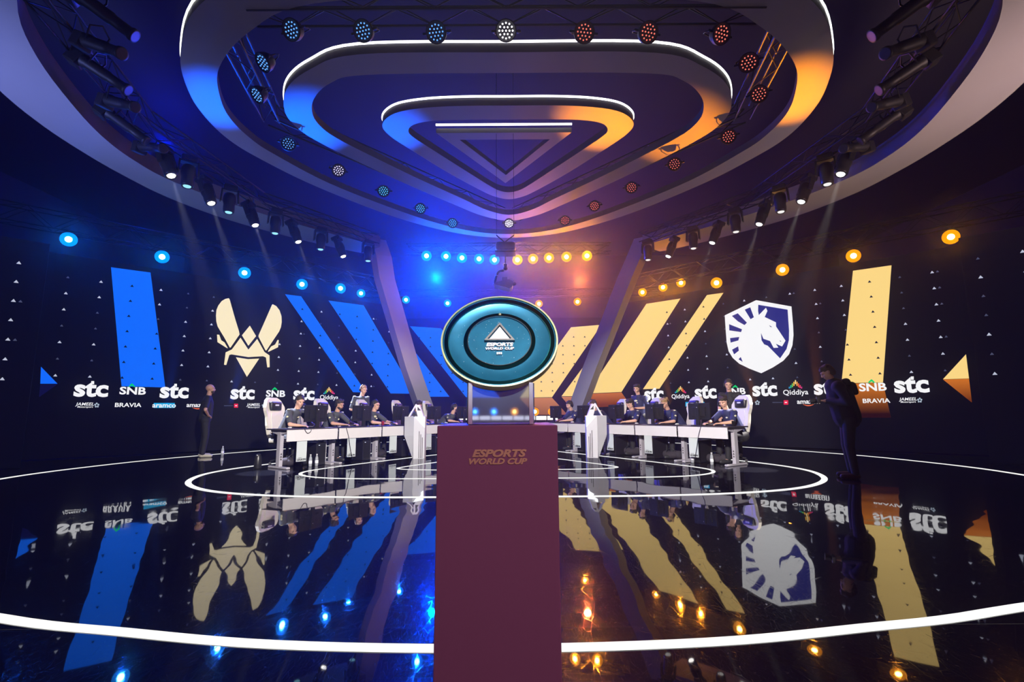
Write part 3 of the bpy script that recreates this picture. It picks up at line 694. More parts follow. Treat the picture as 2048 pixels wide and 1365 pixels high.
# acrylic stand
acr = mat('clear_acrylic', (.8, .85, 1), .05, ior=1.3, trans=.88, spec=.4)
st = thing('acrylic_stand', 'clear acrylic box stand between the maroon pedestal and the trophy disc', 'stand', (-.045, 2.0, 1.0035))
for nm, c, s_ in (('front_sheet', (0, -.075, .08), (.262, .006, .156)), ('back_sheet', (0, .075, .08), (.262, .006, .156)), ('side_sheet', (-.128, 0, .08), (.006, .143, .156)), ('side_sheet', (.128, 0, .08), (.006, .143, .156))):
    bm = B(); box(bm, c, s_); fin(nm, bm, acr, st)
for sx_ in (-.118, .118):
    bm = B(); box(bm, (sx_, -.085, .08), (.016, .010, .160), bev=.002); fin('corner_post', bm, mat('frosted_acrylic', (.92, .94, 1), .25, ior=1.4, trans=.3), st)

# trophy disc
teal = mat('teal_mirror', (.02, .17, .27), .3, .45, var=.35, bscale=14)
tealdk = mat('dark_chrome', (.02, .09, .10), .15, 1)
rimg = mat('gold_green_rim', (.80, .78, .38), .32, .75)
tr = thing('trophy_disc', 'big teal metal trophy disc leaning back on the clear stand, gold rim and triangle emblem', 'trophy', (-.052, 2.03, 1.345))
tr.rotation_euler = (math.radians(90 - 31), 0, 0)      # local +z is the face normal, leaning back
R_ = .240
bm = B(); lathe(bm, [(.001, -.02), (R_ - .02, -.02), (R_, -.006), (R_, .006), (R_ - .008, .016), (R_ - .014, .012), (R_ - .03, .004), (.150, .002), (.001, .002)], n=96); fin('disc_body', bm, teal, tr, True)
def ringm_(nm, r0, r1, h0, h1, m, par, n=96):
    bm = B(); A = []
    for r, h in ((r0, h0), (r1, h0), (r1, h1), (r0, h1)): A.append([bm.verts.new((r * math.cos(2 * math.pi * i / n), r * math.sin(2 * math.pi * i / n), h)) for i in range(n)])
    for k in range(4):
        a, b_ = A[k], A[(k + 1) % 4]
        for i in range(n): bm.faces.new((a[i], a[(i + 1) % n], b_[(i + 1) % n], b_[i]))
    bmesh.ops.recalc_face_normals(bm, faces=bm.faces[:]); return fin(nm, bm, m, par)
ringm_('outer_rim', R_ - .004, R_ + .003, -.010, .019, rimg, tr)
ringm_('rim_groove', R_ - .026, R_ - .006, .004, .0145, tealdk, tr)
ringm_('rim_bead', R_ - .029, R_ - .026, .004, .010, mat('teal_bead', (.1, .55, .5), .2, 1), tr)
ringm_('inner_channel', .134, .150, .000, .006, tealdk, tr)
ringm_('inner_bead', .131, .134, .000, .009, mat('bright_steel', (.8, .82, .85), .15, 1), tr)
brt = mat('bright_steel', (.8, .82, .85), .15, 1)
def tri_ring(nm, h0, h1, s_out, s_in, z0, z1, m):
    bm = B(); o_ = [(-s_out, h0), (s_out, h0), (0, h1)]
    if s_in:
        f = s_in / s_out; cy = (2 * h0 + h1) / 3; i_ = [(x * f, cy + (y - cy) * f) for x, y in o_]
        A = [[bm.verts.new((x, y, z)) for x, y in L] for L, z in ((o_, z0), (o_, z1), (i_, z1), (i_, z0))]
        for k in range(4):
            for i in range(3): bm.faces.new((A[k][i], A[k][(i + 1) % 3], A[(k + 1) % 4][(i + 1) % 3], A[(k + 1) % 4][i]))
        bmesh.ops.recalc_face_normals(bm, faces=bm.faces[:])
    else: prism(bm, [(x, y, z0) for x, y in o_], (0, 0, z1 - z0))
    return fin(nm, bm, m, tr)
tri_ring('triangle_frame', -.006, .092, .064, .050, .002, .014, mat('bronze_edge', (.5, .4, .36), .3, 1))
mir = mat('polished_white_metal', (.95, .95, .90), .4, .0)
tri_ring('triangle_emblem', -.002, .070, .046, 0, .002, .010, mir)
def tl(s, sz, y, sx=1.15):
    bm = text_bm(s, sz, .003, .05, sx=sx, shear=.15); bmesh.ops.translate(bm, vec=(0, y, .005), verts=bm.verts); fin('emblem_lettering', bm, mir, tr)
tl('ESPORTS', .024, -.026); tl('WORLD CUP', .0165, -.047, 1.2)
bm = B()
for i in range(3): box(bm, (-.008 + i * .008, -.071, .005), (.006, .011, .006))
o = fin('small_emblem_mark', bm, mir, tr)
bm = B(); lathe(bm, [(.006, .0), (.007, .006), (.003, .009)], (0, .142, .004), (0, 0, 1), 10); fin('rim_stud', bm, rimg, tr, True)
# small pale specks scattered over the disc face
bm = B(); rr = random.Random(3)
for k in range(150):
    a = rr.uniform(0, 6.28); r = math.sqrt(rr.uniform(.02, 1)) * .205; s_ = rr.choice([.0006, .0008, .0011, .0016])
    if abs(r - .142) < .012: continue
    lathe(bm, [(s_, 0), (s_ * .5, .0009)], (r * math.cos(a), r * math.sin(a), .0022), (0, 0, 1), 6)
o = fin('pale_specks', bm, mat('pale_speck', (.9, .95, 1), .3, .2), tr); tag(o, kind='stuff')

# ------------------------------------------------------------------ desk lines
LINE = {'left': (Vector((-4.25, 9.38, 0)), Vector((.57, .82, 0)), Vector((.82, -.57, 0)), math.atan2(-.57, .82) - math.pi / 2),
        'right': (Vector((4.08, 9.45, 0)), Vector((-.57, .82, 0)), Vector((-.82, -.57, 0)), math.atan2(-.57, -.82) - math.pi / 2)}
DIR = {'left': -1, 'right': 1}       # local x runs along the line (right) or against it (left); local y points at the stage
deskm = mat('desk_top', (.035, .03, .035), .4); legm = mat('desk_leg_paint', (.42, .40, .46), .4, .1)
panm = mat('desk_front_panel', (.60, .58, .60), .5, var=.03)
signm = mat('sign_board', (.50, .55, .57), .5)
inkm = mat('black_print', (.01, .01, .012), .5)
PITCH = 1.15
def frame(side, t, back=0.):          # location on the line at t, set back behind it
    O, d, n, rz = LINE[side]; return O + d * t - n * back, rz
def make_desk(end, label):
    r = thing('gaming_desk', label, 'desk', group='gaming desks in two slanting lines')
    bm = B(); box(bm, (0, -.36, .738), (PITCH - .02, .70, .026), bev=.006); fin('desktop', bm, deskm, r)
    bm = B(); box(bm, (0, .0, .625), (PITCH - .04, .02, .215), bev=.003); fin('front_panel', bm, panm, r)
    for sg in (-1, 1):
        bm = B(); x = sg * (PITCH / 2 - .10)
        box(bm, (x, -.34, .36), (.07, .11, .68)); prism(bm, [(x - .03, -.64, .722), (x - .03, -.02, .722), (x - .03, -.02, .69), (x - .03, -.25, .64), (x - .03, -.42, .64), (x - .03, -.64, .69)], (.06, 0, 0))
        leg = fin('leg', bm, legm, r); bm = B(); box(bm, (x, -.34, .022), (.075, .66, .04), bev=.015); fin('foot', bm, legm, leg)
        bm = B()
        for k in range(3): prism(bm, [(x - .018, -.284, .16 + k * .05), (x + .018, -.284, .16 + k * .05), (x, -.284, .195 + k * .05)], (0, .003, 0))
        fin('triangle_print', bm, inkm, leg)
    bm = B(); box(bm, (.22, -.02, .33), (.21, .012, .40)); sg_ = fin('hanging_sign', bm, signm, r)
    bm = text_bm('LEGION', .052, .002, .03); onto(bm, (.22, -.011, .165), (-1, 0, 0), Z); fin('sign_lettering', bm, inkm, sg_)
    bm = B(); box(bm, (.25, -.011, .20), (.07, .002, .006)); fin('small_print_line', bm, inkm, sg_)
    return r
desk0 = None
def make_monitor(label):
    r = thing('monitor', label, 'monitor', group='monitors on the gaming desks')
    bm = B(); box(bm, (0, 0, .29), (.56, .028, .34), bev=.006); box(bm, (0, .022, .28), (.34, .02, .2), bev=.008); fin('monitor_case', bm, black, r)
    bm = B(); box(bm, (0, -.0155, .29), (.53, .002, .305)); fin('screen', bm, emi('game_screen', (.10, .13, .2), 1), r)
    bm = B(); box(bm, (0, .055, .22), (.085, .035, .44), bev=.008); fin('stand_column', bm, black, r)
    bm = B(); box(bm, (0, .03, .008), (.26, .20, .014), bev=.004); fin('stand_foot', bm, black, r)
    bm = B(); ell(bm, (0, .074, .37), (.011, .003, .007)); fin('round_badge', bm, mat('pale_print', (.7, .7, .72), .5), r); return r
def make_tower(label):
    r = thing('computer_tower', label, 'computer', group='computer towers under the desks')
    bm = B(); box(bm, (0, 0, .23), (.22, .44, .45), bev=.01); fin('tower_case', bm, black, r)
    bm = B(); box(bm, (0, .222, .24), (.16, .004, .36)); fin('front_grille', bm, blackm, r)
    bm = B(); box(bm, (.05, .2255, .40), (.03, .002, .008)); fin('power_light', bm, emi('small_white_light', (.8, .85, 1), 2), r); return r
def make_keyboard(label):
    r = thing('keyboard', label, 'keyboard', group='keyboards on the gaming desks')
    bm = B(); box(bm, (0, 0, .012), (.37, .14, .02), bev=.004); fin('keyboard_case', bm, black, r)
    bm = B()
    for i in range(14):
        for j in range(5): box(bm, (-.166 + i * .0255, -.052 + j * .026, .026), (.021, .021, .008))
    fin('keycaps', bm, greyc, r)['kind'] = 'stuff'; return r
def make_mouse(label):
    r = thing('computer_mouse', label, 'mouse', group='mice on the gaming desks')
    bm = B(); ell(bm, (0, 0, .012), (.032, .058, .02)); fin('mouse_body', bm, white, r, True)
    bm = B(); box(bm, (0, .025, .031), (.006, .018, .006), bev=.002); fin('scroll_wheel', bm, black, r); return r
def make_chair(label):
    r = thing('gaming_chair', label, 'chair', group='white gaming chairs behind the desks')
    bm = B(); L = [(-.17, .52), (-.24, .62), (-.27, .80), (-.25, .98), (-.30, 1.10), (-.30, 1.18), (-.22, 1.32), (-.12, 1.38), (.12, 1.38), (.22, 1.32), (.30, 1.18), (.30, 1.10), (.25, .98), (.27, .80), (.24, .62), (.17, .52)]
    lean = lambda x, z, o=0: Vector((x, -.27 - (z - .5) * .16 + .5 * x * x + o, z))
    prism(bm, [lean(x, z) for x, z in L], (0, -.07, 0)); bmesh.ops.triangulate(bm, faces=[f for f in bm.faces if len(f.verts) > 4]); fin('backrest', bm, cream, r)
    bm = B(); L2 = [(-.11, .56), (-.16, .70), (-.165, .95), (-.13, 1.06), (.13, 1.06), (.165, .95), (.16, .70), (.11, .56)]
    prism(bm, [lean(x, z, .002) for x, z in L2], (0, .03, 0)); fin('back_pad', bm, cream, r)
    bm = B(); box(bm, (0, -.345, 1.20), (.34, .09, .19), bev=.035); fin('head_pillow', bm, black, r, True)
    bm = B(); box(bm, (0, -.3, 1.22), (.12, .004, .03)); q = fin('pillow_print', bm, mat('pale_print', (.7, .7, .72), .5), r); q.location = (0, .003, 0)
    q.location = (0, .003 + .0, 0)
    bm = B(); box(bm, (0, -.02, .47), (.50, .50, .10), bev=.03); fin('seat', bm, black, r, True)
    for sg in (-1, 1):
        bm = B(); box(bm, (sg * .27, .0, .50), (.07, .46, .09), bev=.02); fin('seat_bolster', bm, cream, r, True)
        bm = B(); box(bm, (sg * .33, -.05, .56), (.03, .06, .26)); box(bm, (sg * .33, .0, .70), (.08, .26, .03), bev=.01); fin('armrest', bm, black, r)
    bm = B(); tube(bm, [(0, 0, .42), (0, 0, .10)], [.03, .03], 10); fin('gas_column', bm, blackm, r)
    bm = B()
    for k in range(5):
        a = k * 1.2566 + .3; tube(bm, [(0, 0, .12), (.31 * math.cos(a), .31 * math.sin(a), .075)], [.03, .018], 6)
    base = fin('star_base', bm, blackm, r)
    for k in range(5):
        a = k * 1.2566 + .3; bm = B(); lathe(bm, [(.028, -.02), (.03, 0), (.028, .02)], (.31 * math.cos(a), .31 * math.sin(a), .03), (math.sin(a), -math.cos(a), 0), 10); fin('caster', bm, black, base)
    return r
mon0 = tow0 = key0 = mou0 = ch0 = None
seatname = ['nearest', 'second', 'middle', 'fourth', 'farthest']
for side in ('left', 'right'):
    team = 'left' if side == 'left' else 'right'
    for i in range(5):
        t = PITCH * (i + .5) - .02; sn = seatname[i]
        p, rz = frame(side, t); lab = '%s gaming desk of the %s hand line with a white front panel' % (sn, side)
        o = dup(desk0, lab) if desk0 else make_desk(True, lab); desk0 = desk0 or o
        o.location = p; o.rotation_euler = (0, 0, rz)
        p, _ = frame(side, t + (.18 if side == 'left' else .18), .22); lab = 'black monitor seen from behind on the %s desk of the %s line' % (sn, side)
        o = dup(mon0, lab) if mon0 else make_monitor(lab); mon0 = mon0 or o
        o.location = p + Z * .7515; o.rotation_euler = (0, 0, rz + (.12 if side == 'left' else -.12))
        p, _ = frame(side, t + .33, .42); lab = 'black computer tower on the floor under the %s desk of the %s line' % (sn, side)
        o = dup(tow0, lab) if tow0 else make_tower(lab); tow0 = tow0 or o
        o.location = p; o.rotation_euler = (0, 0, rz)
        p, _ = frame(side, t + .12, .52); lab = 'black keyboard lying on the %s desk of the %s line' % (sn, side)
        o = dup(key0, lab) if key0 else make_keyboard(lab); key0 = key0 or o
        o.location = p + Z * .7515; o.rotation_euler = (0, 0, rz)
        p, _ = frame(side, t - .20, .50); lab = 'white computer mouse lying on the %s desk of the %s line' % (sn, side)
        o = dup(mou0, lab) if mou0 else make_mouse(lab); mou0 = mou0 or o
        o.location = p + Z * .7515; o.rotation_euler = (0, 0, rz)
        p, _ = frame(side, t + (.06 if side == 'left' else .04), .98); lab = 'white gaming chair with black head pillow at the %s desk of the %s line' % (sn, side)
        o = dup(ch0, lab) if ch0 else make_chair(lab); ch0 = ch0 or o
        o.location = p; o.rotation_euler = (0, 0, rz + (.42 if side == 'left' else -.42))
for side, t in (('left', 2.15), ('right', 1.6)):       # spare grey chairs standing behind
    p, rz = frame(side, t, 2.35); o = dup(ch0, 'spare grey backed chair standing behind the %s line of players' % side)
    for c in o.children:
        if c.name.startswith('backrest') or c.name.startswith('seat_bolster'):
            c.data = c.data.copy(); c.data.materials[0] = greyc
    o.location = p; o.rotation_euler = (0, 0, rz + (.7 if side == 'left' else -.7)); o['group'] = 'spare chairs'

# ------------------------------------------------------------------ angular team plinths with triangular markers
plm = mat('plinth_paint', (.52, .52, .57), .4)
for side in ('left', 'right'):
    sg = -1 if side == 'left' else 1
    c = Vector((-2.27 if side == 'left' else 1.95, 11.5, 0)); r = thing('team_plinth', 'angular grey plinth with tapering foot and black slots before the %s desks' % side, 'plinth', c, group='angular plinths with triangle markers')
    X = lambda x: -sg * x            # +x towards the stage centre
    T = [(-.25, .10), (0, -.06), (.235, .05), (.22, .34), (-.22, .36)]; Bt = [(-.03, .02), (0, -.06), (.235, .05), (.22, .34), (-.0, .34)]
    bm = B(); lv = [(0, Bt), (.52, T), (.955, T)]
    rings = [[Vector((X(x), y, z)) for x, y in L] for z, L in lv]; loft(bm, rings); bmesh.ops.recalc_face_normals(bm, faces=bm.faces[:])
    fin('plinth_body', bm, plm, r)
    a = Vector((X(0), -.06, 0)); b_ = Vector((X(.235), .05, 0)); e = b_ - a; nrm = Vector((e.y, -e.x, 0)).normalized()
    if nrm.y > 0: nrm = -nrm
    bm = B(); ba = a + nrm * .002
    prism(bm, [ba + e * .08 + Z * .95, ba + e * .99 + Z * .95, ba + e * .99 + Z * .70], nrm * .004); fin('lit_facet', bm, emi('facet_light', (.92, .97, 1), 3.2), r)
    bm = B()
    for k, (f, z1) in enumerate(((.47, .62), (.62, .55), (.76, .48))): prism(bm, [ba + e * f + Z * .01, ba + e * (f + .05) + Z * .01, ba + e * (f + .05) + Z * z1, ba + e * f + Z * z1], nrm * .003)
    fin('black_slots', bm, inkm, r)
    mk = thing('triangle_marker', 'white hollow triangle marker with black triangle print on the %s plinth' % side, 'trophy marker', c + Z * .9555, group='white triangle markers on the plinths')
    def xy(f): return Vector((X(-.17 + f * .37), .10, 0))
    bm = B()
    for q in ([(0, 0), (.10, 0), (.52, .27), (.46, .29)], ):
        prism(bm, [xy(u_) + Z * z for u_, z in q], (0, .10, 0))
    fin('thin_strut', bm, white, mk)
    bm = B(); prism(bm, [xy(u_) + Vector((0, -.03, z)) for u_, z in [(.42, .27), (.70, .27), (1.0, 0), (.62, 0)]], (0, .13, 0)); pnl = fin('slanted_panel', bm, white, mk)
    bm = B(); prism(bm, [xy(u_) + Vector((0, -.034, z)) for u_, z in [(.60, .23), (.82, .14), (.60, .14)]], (0, .003, 0)); fin('triangle_print', bm, inkm, pnl)

# ------------------------------------------------------------------ hanging stage camera
jib = thing('suspended_camera', 'dark remote camera hanging from a dome box on wires above the trophy', 'camera', (0, 0, 0), group=None)
YJ = 9.0
def J(x, y): return onpl(x, y, (0, YJ, 0), Vector((0, 1, 0)))
dj = mat('camera_grey', (.012, .012, .018), .35, .2)
bm = B(); c = J(1011, 496); k = YJ / FPX
box(bm, c, (41 * k, .34, 17 * k), bev=.05); q = fin('dome_box', bm, dj, jib, True)
bm = B(); box(bm, J(1011, 507.5), (43 * k, .30, 3.5 * k), bev=.01); fin('base_plate', bm, blackm, jib)
bm = B()
for a, b_ in (((993, 471), (1010, 486)), ((1028, 471), (1008, 486))): tube(bm, [J(*a), J(*b_)], .012, 6)
fin('hanging_brackets', bm, blackm, jib)
bm = B()
for a in ((993, 471), (1028, 471)): tube(bm, [J(*a), J(*a) + Z * 4.6], .004, 5)
fin('suspension_wires', bm, blackm, jib)
bm = B(); tube(bm, [J(1011, 508), J(1011, 528)], 1.4 * k, 10); lathe(bm, [(2.5 * k, 0), (5 * k, 3 * k), (4 * k, 8 * k), (5.5 * k, 11 * k), (4.5 * k, 14 * k), (2 * k, 15 * k)], J(1011, 527), (0, 0, -1), 14); fin('mast', bm, dj, jib, True)
bm = B(); tube(bm, smoothed([J(1008, 541), J(999, 543), J(993, 552), (J(990.5, 562)), J(989, 571)], False, 4), 3 * k, 8); tube(bm, [J(989, 571), J(1000, 567)], 2.2 * k, 8); fin('curved_arm', bm, dj, jib, True)
bm = B(); loft(bm, [[J(x, y) + Vector((0, dy, 0)) for dy in (-.15, .15)] + [J(x2, y2) + Vector((0, dy, 0)) for dy in (.15, -.15)] for x, y, x2, y2 in ((988, 570, 989, 573), (1003, 566, 1005, 577), (1018, 563, 1019, 581), (1027, 567, 1024, 578))]); box(bm, J(1010, 561), (12 * k, .2, 9 * k), bev=.01); fin('camera_body', bm, dj, jib)
bm = B(); lathe(bm, [(3.5 * k, 0), (4 * k, .1), (3.6 * k, .16)], J(1023, 569), (.4, -1, -.2), 14); fin('camera_lens', bm, blackm, jib, True)
bm = B(); tube(bm, smoothed([J(1016, 560), J(1022, 557), J(1027, 561), J(1027, 571)], False, 3), .7 * k, 6); fin('cable_loop', bm, black, jib, True)

# ------------------------------------------------------------------ people
def remesh(o, vox, sm=3):
    r = o.modifiers.new('one_surface', 'REMESH'); r.mode = 'VOXEL'; r.voxel_size = vox; r.use_smooth_shade = True
    s = o.modifiers.new('soften', 'SMOOTH'); s.iterations = sm; s.factor = .5; return o
def person(label, loc, rz, pose, skin, shirt, pants, hair='short', hairc=(.03, .02, .015), headset=True, turn=0., nod=.15, lean=.18, patch=None, glasses=False, beard=False, cap_=False, mask=None, sleeve=True, group=None, shoe=(.02, .02, .025), arms=None, H=0., bulk=0.):
    r = thing('person', label, 'person', loc, rz, group)
    V = Vector; sk = mat('skin_%d' % int(skin[0] * 100), skin, .5); sh = mat('shirt_%s' % label.split()[0] + str(int(shirt[2] * 1000)), shirt, .8, var=.15); pt = mat('trousers_%d' % int(pants[2] * 1000), pants, .8, var=.15)
    hc = mat('hair_%d' % int(hairc[0] * 1000), hairc, .7)
    if pose == 'sit':
        hip = V((0, 0, .55)); che = V((0, .10 + lean * .8, .93 + H)); nck = V((0, .13 + lean * 1.3, 1.085 + H)); hd = V((0, .17 + lean * 1.5, 1.235 + H))
        L = {}
        for s in (-1, 1):
            shd = V((s * .185, nck.y - .02, nck.z - .075)); hnd = V((s * .20, .66, .800)) if not arms else V(arms[0 if s < 0 else 1])
            elb = V((s * .30, (shd.y + hnd.y) / 2 - .02, .825))
            L[s] = (shd, elb, hnd, V((s * .09, 0, .53)), V((s * .13, .44, .54)), V((s * .12, .46, .10)), V((s * .12, .62, .035)))
    else:
        hip = V((0, 0, .94)); che = V((0, .02 + lean * .5, 1.30)); nck = V((0, .03 + lean, 1.50)); hd = V((0, .06 + lean * 1.5, 1.655)); L = {}
        for s in (-1, 1):
            shd = V((s * .195, nck.y - .02, 1.42)); A = arms[0 if s < 0 else 1]; elb = V(A[0]); hnd = V(A[1])
            L[s] = (shd, elb, hnd, V((s * .095, 0, .90)), V((s * .12, .03, .50)), V((s * .13, -.01, .09)), V((s * .15, .14, .035)))
    bm = B()
    cap(bm, hip, che, .125, .125); cap(bm, che, nck - Z * .06, .12, .07); cap(bm, nck - Z * .05, hd - Z * .02, .056, .055)
    for s in (-1, 1):
        shd, elb, hnd, h0, kn, an, toe = L[s]
        cap(bm, che + V((0, 0, .06)), shd, .085, .055); cap(bm, shd, elb, .052, .040); cap(bm, elb, hnd, .040, .026)
        cap(bm, hip + V((s * .03, 0, 0)), h0, .11, .10); cap(bm, h0, kn, .088, .058); cap(bm, kn, an, .056, .036); cap(bm, an - Z * .03, toe, .036, .028)
        # hand with palm, four fingers and a thumb
        f = (hnd - elb).normalized(); f = V((f.x, f.y, f.z * .4)).normalized(); sd = f.cross(Z).normalized() * (1 if s > 0 else -1); dn = V((0, 0, -1))
        pc = hnd + f * .045
        for q in (-.024, -.008, .008, .024): cap(bm, hnd + sd * q * .7, hnd + f * .085 + sd * q, .017, .014, 8)
        for q, ln in ((-.028, .055), (-.010, .068), (.009, .064), (.027, .050)):
            k1 = hnd + f * .088 + sd * q; k2 = k1 + f * ln * .5 + dn * .008; k3 = k2 + f * ln * .35 + dn * .024
            cap(bm, k1, k2, .0095, .009, 8); cap(bm, k2, k3, .009, .0075, 8)
        t0 = hnd + f * .025 - sd * .022; t1 = t0 + f * .03 - sd * .028; t2 = t1 + f * .028 - sd * .004 + dn * .008; cap(bm, t0, t1, .013, .011, 8); cap(bm, t1, t2, .011, .009, 8)
    # head
    hm = Matrix.Translation(hd) @ Matrix.Rotation(turn, 4, 'Z') @ Matrix.Rotation(-nod, 4, 'X')
    hb = B(); ell(hb, (0, -.012, .03), (.077, .095, .088)); ell(hb, (0, .022, -.03), (.062, .070, .085)); ell(hb, (0, .058, -.082), (.032, .030, .028))
    cap(hb, (0, .088, .015), (0, .104, -.022), .009, .014, 8); cap(hb, (-.025, .082, -.056), (.025, .082, -.056), .010, .010, 8); cap(hb, (-.045, .078, .030), (.045, .078, .030), .013, .013, 8)
    for s in (-1, 1): ell(hb, (s * .078, -.005, -.008), (.010, .020, .032)); ell(hb, (s * .042, .062, -.025), (.022, .018, .02))
    bmesh.ops.transform(hb, matrix=hm, verts=hb.verts); tm = bpy.data.meshes.new('t'); hb.to_mesh(tm); hb.free(); bm.from_mesh(tm); bpy.data.meshes.remove(tm)
    body = remesh(fin('body', bm, sk, r, True), .0085, 2)
    def headpart(nm, b2, m, vox=0, sm=2):
        bmesh.ops.transform(b2, matrix=hm, verts=b2.verts); o = fin(nm, b2, m, r, True)
        if vox: remesh(o, vox, sm)
        return o
    b2 = B()
    for s in (-1, 1): ell(b2, (s * .031, .086, .005), (.013, .007, .007), u=8, v=6)
    headpart('eyes', b2, mat('eye_dark', (.02, .015, .015), .3))
    b2 = B(); cap(b2, (-.02, .094, -.056), (.02, .094, -.056), .0035, .0035, 6); headpart('lips', b2, mat('lip_tone', (.35, .12, .10), .5))
    if hair != 'bald':
        b2 = B(); ell(b2, (0, -.020, .045), (.083, .098, .088)); ell(b2, (0, -.055, -.005), (.078, .065, .085))
        if hair in ('full', 'curly', 'long'):
            for k in range(14):
                a = k * 2.4; ell(b2, (.06 * math.cos(a), -.01 + .065 * math.sin(a), .075 + .02 * math.sin(k * 1.7)), (.034, .034, .034), u=8, v=6)
        if hair == 'long':
            for s in (-1, 1): cap(b2, (s * .07, -.02, .03), (s * .075, -.03, -.09), .028, .022)
        if cap_: pass
        headpart('hair', b2, hc, .009)
    if beard:
        b2 = B(); ell(b2, (0, .030, -.058), (.062, .062, .052)); ell(b2, (0, .065, -.088), (.035, .028, .03)); headpart('beard', b2, hc, .009)
    if glasses:
        b2 = B()
        for s in (-1, 1): tube(b2, [(s * .033 + .021 * math.cos(a * 1.0472), .103, .004 + .016 * math.sin(a * 1.0472)) for a in range(7)], .002, 5); tube(b2, [(s * .055, .10, .006), (s * .078, .01, .004)], .002, 5)
        tube(b2, [(-.012, .103, .006), (.012, .103, .006)], .002, 5); headpart('glasses', b2, black)
    if headset:
        b2 = B(); tube(b2, [(.093 * math.cos(a), -.008, .02 + .118 * math.sin(a)) for a in [math.pi * k / 10 for k in range(11)]], .010, 6); o = headpart('headset', b2, black)
        for s in (-1, 1):
          b2 = B(); lathe(b2, [(.030, 0), (.040, .006), (.040, .026), (.028, .032)], (s * .078, -.008, -.005), (s, 0, 0), 14)
          headpart('ear_cup', b2, black)
        b2 = B(); tube(b2, [(-.10, .0, -.02), (-.085, .06, -.06), (-.04, .108, -.065)], .004, 5); headpart('microphone', b2, black)
    # clothes
    g = .014 + bulk; b2 = B(); cap(b2, hip + Z * .0, che, .125 + g + .01, .128 + g); cap(b2, che, nck - Z * .075, .125 + g, .08 + g)
    for s in (-1, 1):
        shd, elb, hnd = L[s][:3]; cap(b2, che + V((0, 0, .06)), shd, .095 + g * .5, .062 + g * .5)
        e = shd.lerp(elb, .80) if sleeve else elb
        cap(b2, shd, e, .060 + g * .4, .058 if sleeve else .055)
        if not sleeve: cap(b2, elb, elb.lerp(hnd, .9), .054, .042)
    jer = remesh(fin('shirt', b2, sh, r, True), .013, 3)
    if patch:
        pm_ = mat('patch_%d' % int(patch[0] * 100), patch, .6); b2 = B()
        for s in (-1, 1): ell(b2, L[s][0] + V((s * .02, .01, .055)), (.045, .03, .014), rz=.3 * s); ell(b2, L[s][0].lerp(L[s][1], .45) + V((s * .055, .0, .02)), (.012, .026, .02))
        ell(b2, che + V((.02, .130, .03)), (.055, .016, .028)); ell(b2, che + V((-.03, .138, -.02)), (.03, .012, .018)); fin('shirt_print', b2, pm_, jer, True)
    b2 = B(); cap(b2, hip - Z * .02, hip + Z * .06, .135, .132)
    for s in (-1, 1):
        h0, kn, an = L[s][3:6]; cap(b2, hip + V((s * .03, 0, -.01)), h0, .122, .112); cap(b2, h0, kn, .100, .072); cap(b2, kn, an, .070, .055)
    remesh(fin('trousers', b2, pt, r, True), .013, 3)
    for s in (-1, 1):
        an, toe = L[s][5:7]; b2 = B(); cap(b2, V((an.x, an.y - .02, .045)), V((toe.x, toe.y + .02, .04)), .046, .040); bmesh.ops.bisect_plane(b2, geom=b2.verts[:] + b2.edges[:] + b2.faces[:], plane_co=(0, 0, .004), plane_no=(0, 0, 1), clear_inner=True)
        es = [e for e in b2.edges if e.is_boundary]; bmesh.ops.holes_fill(b2, edges=es); fin('shoe', b2, mat('shoe_%d' % int(shoe[0] * 100), shoe, .6), r, True)
    return r
SK = (.62, .36, .26); SK2 = (.50, .28, .20)
GR = (.055, .058, .07); NV = (.020, .024, .085); BK = (.012, .012, .016)
YEL = (.75, .72, .45); WHT = (.75, .76, .80)
Lp = [dict(lean=.16, H=.06, hair='short', turn=-.3, nod=.35, d='person in a grey black jersey leaning at the nearest left desk, short hair and headset'),
      dict(lean=.14, hair='curly', turn=-.15, nod=.2, glasses=True, beard=True, d='person with curly dark hair and beard at the second left desk, grey jersey'),
      dict(lean=.06, hair='short', turn=-.1, nod=.1, glasses=True, d='person in glasses and grey jersey sitting upright at the middle left desk'),
      dict(lean=.14, hair='full', turn=-.3, nod=.3, d='person with dark hair half hidden behind the left plinth marker'),
      dict(lean=.26, hair='short', turn=0, nod=.2, H=-.07, d='person in grey jersey hunched at the farthest left desk beside the trophy')]
Rp = [dict(lean=.14, hair='full', turn=.35, nod=.4, d='person with full dark hair in a navy jersey at the nearest right desk'),
      dict(lean=.22, hair='full', turn=.3, nod=.4, hairc=(.28, .17, .08), d='person with light brown hair in a navy jersey at the second right desk'),
      dict(lean=.16, hair='full', turn=.3, nod=.5, d='person looking down in a navy jersey at the middle right desk'),
      dict(lean=.24, hair='full', turn=.2, nod=.3, hairc=(.07, .04, .03), d='person leaning on folded arms behind the right plinth marker'),
      dict(lean=.14, hair='full', turn=.1, nod=.2, d='person in navy jersey at the farthest right desk beside the pedestal')]
for side, PL_ in (('left', Lp), ('right', Rp)):
    for i, q in enumerate(PL_):
        t = PITCH * (i + .5) + ({'left': (-.05, -.2, -.2, -.05, 0), 'right': (-.2, 0, 0, 0, 0)}[side][i]); p, rz = frame(side, t, 1.06); q = dict(q); d = q.pop('d')
        person(d, p, rz + (.28 if side == 'left' else -.28), 'sit', SK if i % 2 == 0 else SK2, GR if side == 'left' else NV, BK, patch=YEL if side == 'left' else WHT, group=None, **q)
hang = (((-.27, -.02, 1.14), (-.24, .10, .92)), ((.27, -.02, 1.14), (.24, .10, .92)))
cross = (((-.27, .04, 1.14), (-.02, .27, 1.13)), ((.27, .04, 1.14), (.04, .25, 1.08)))
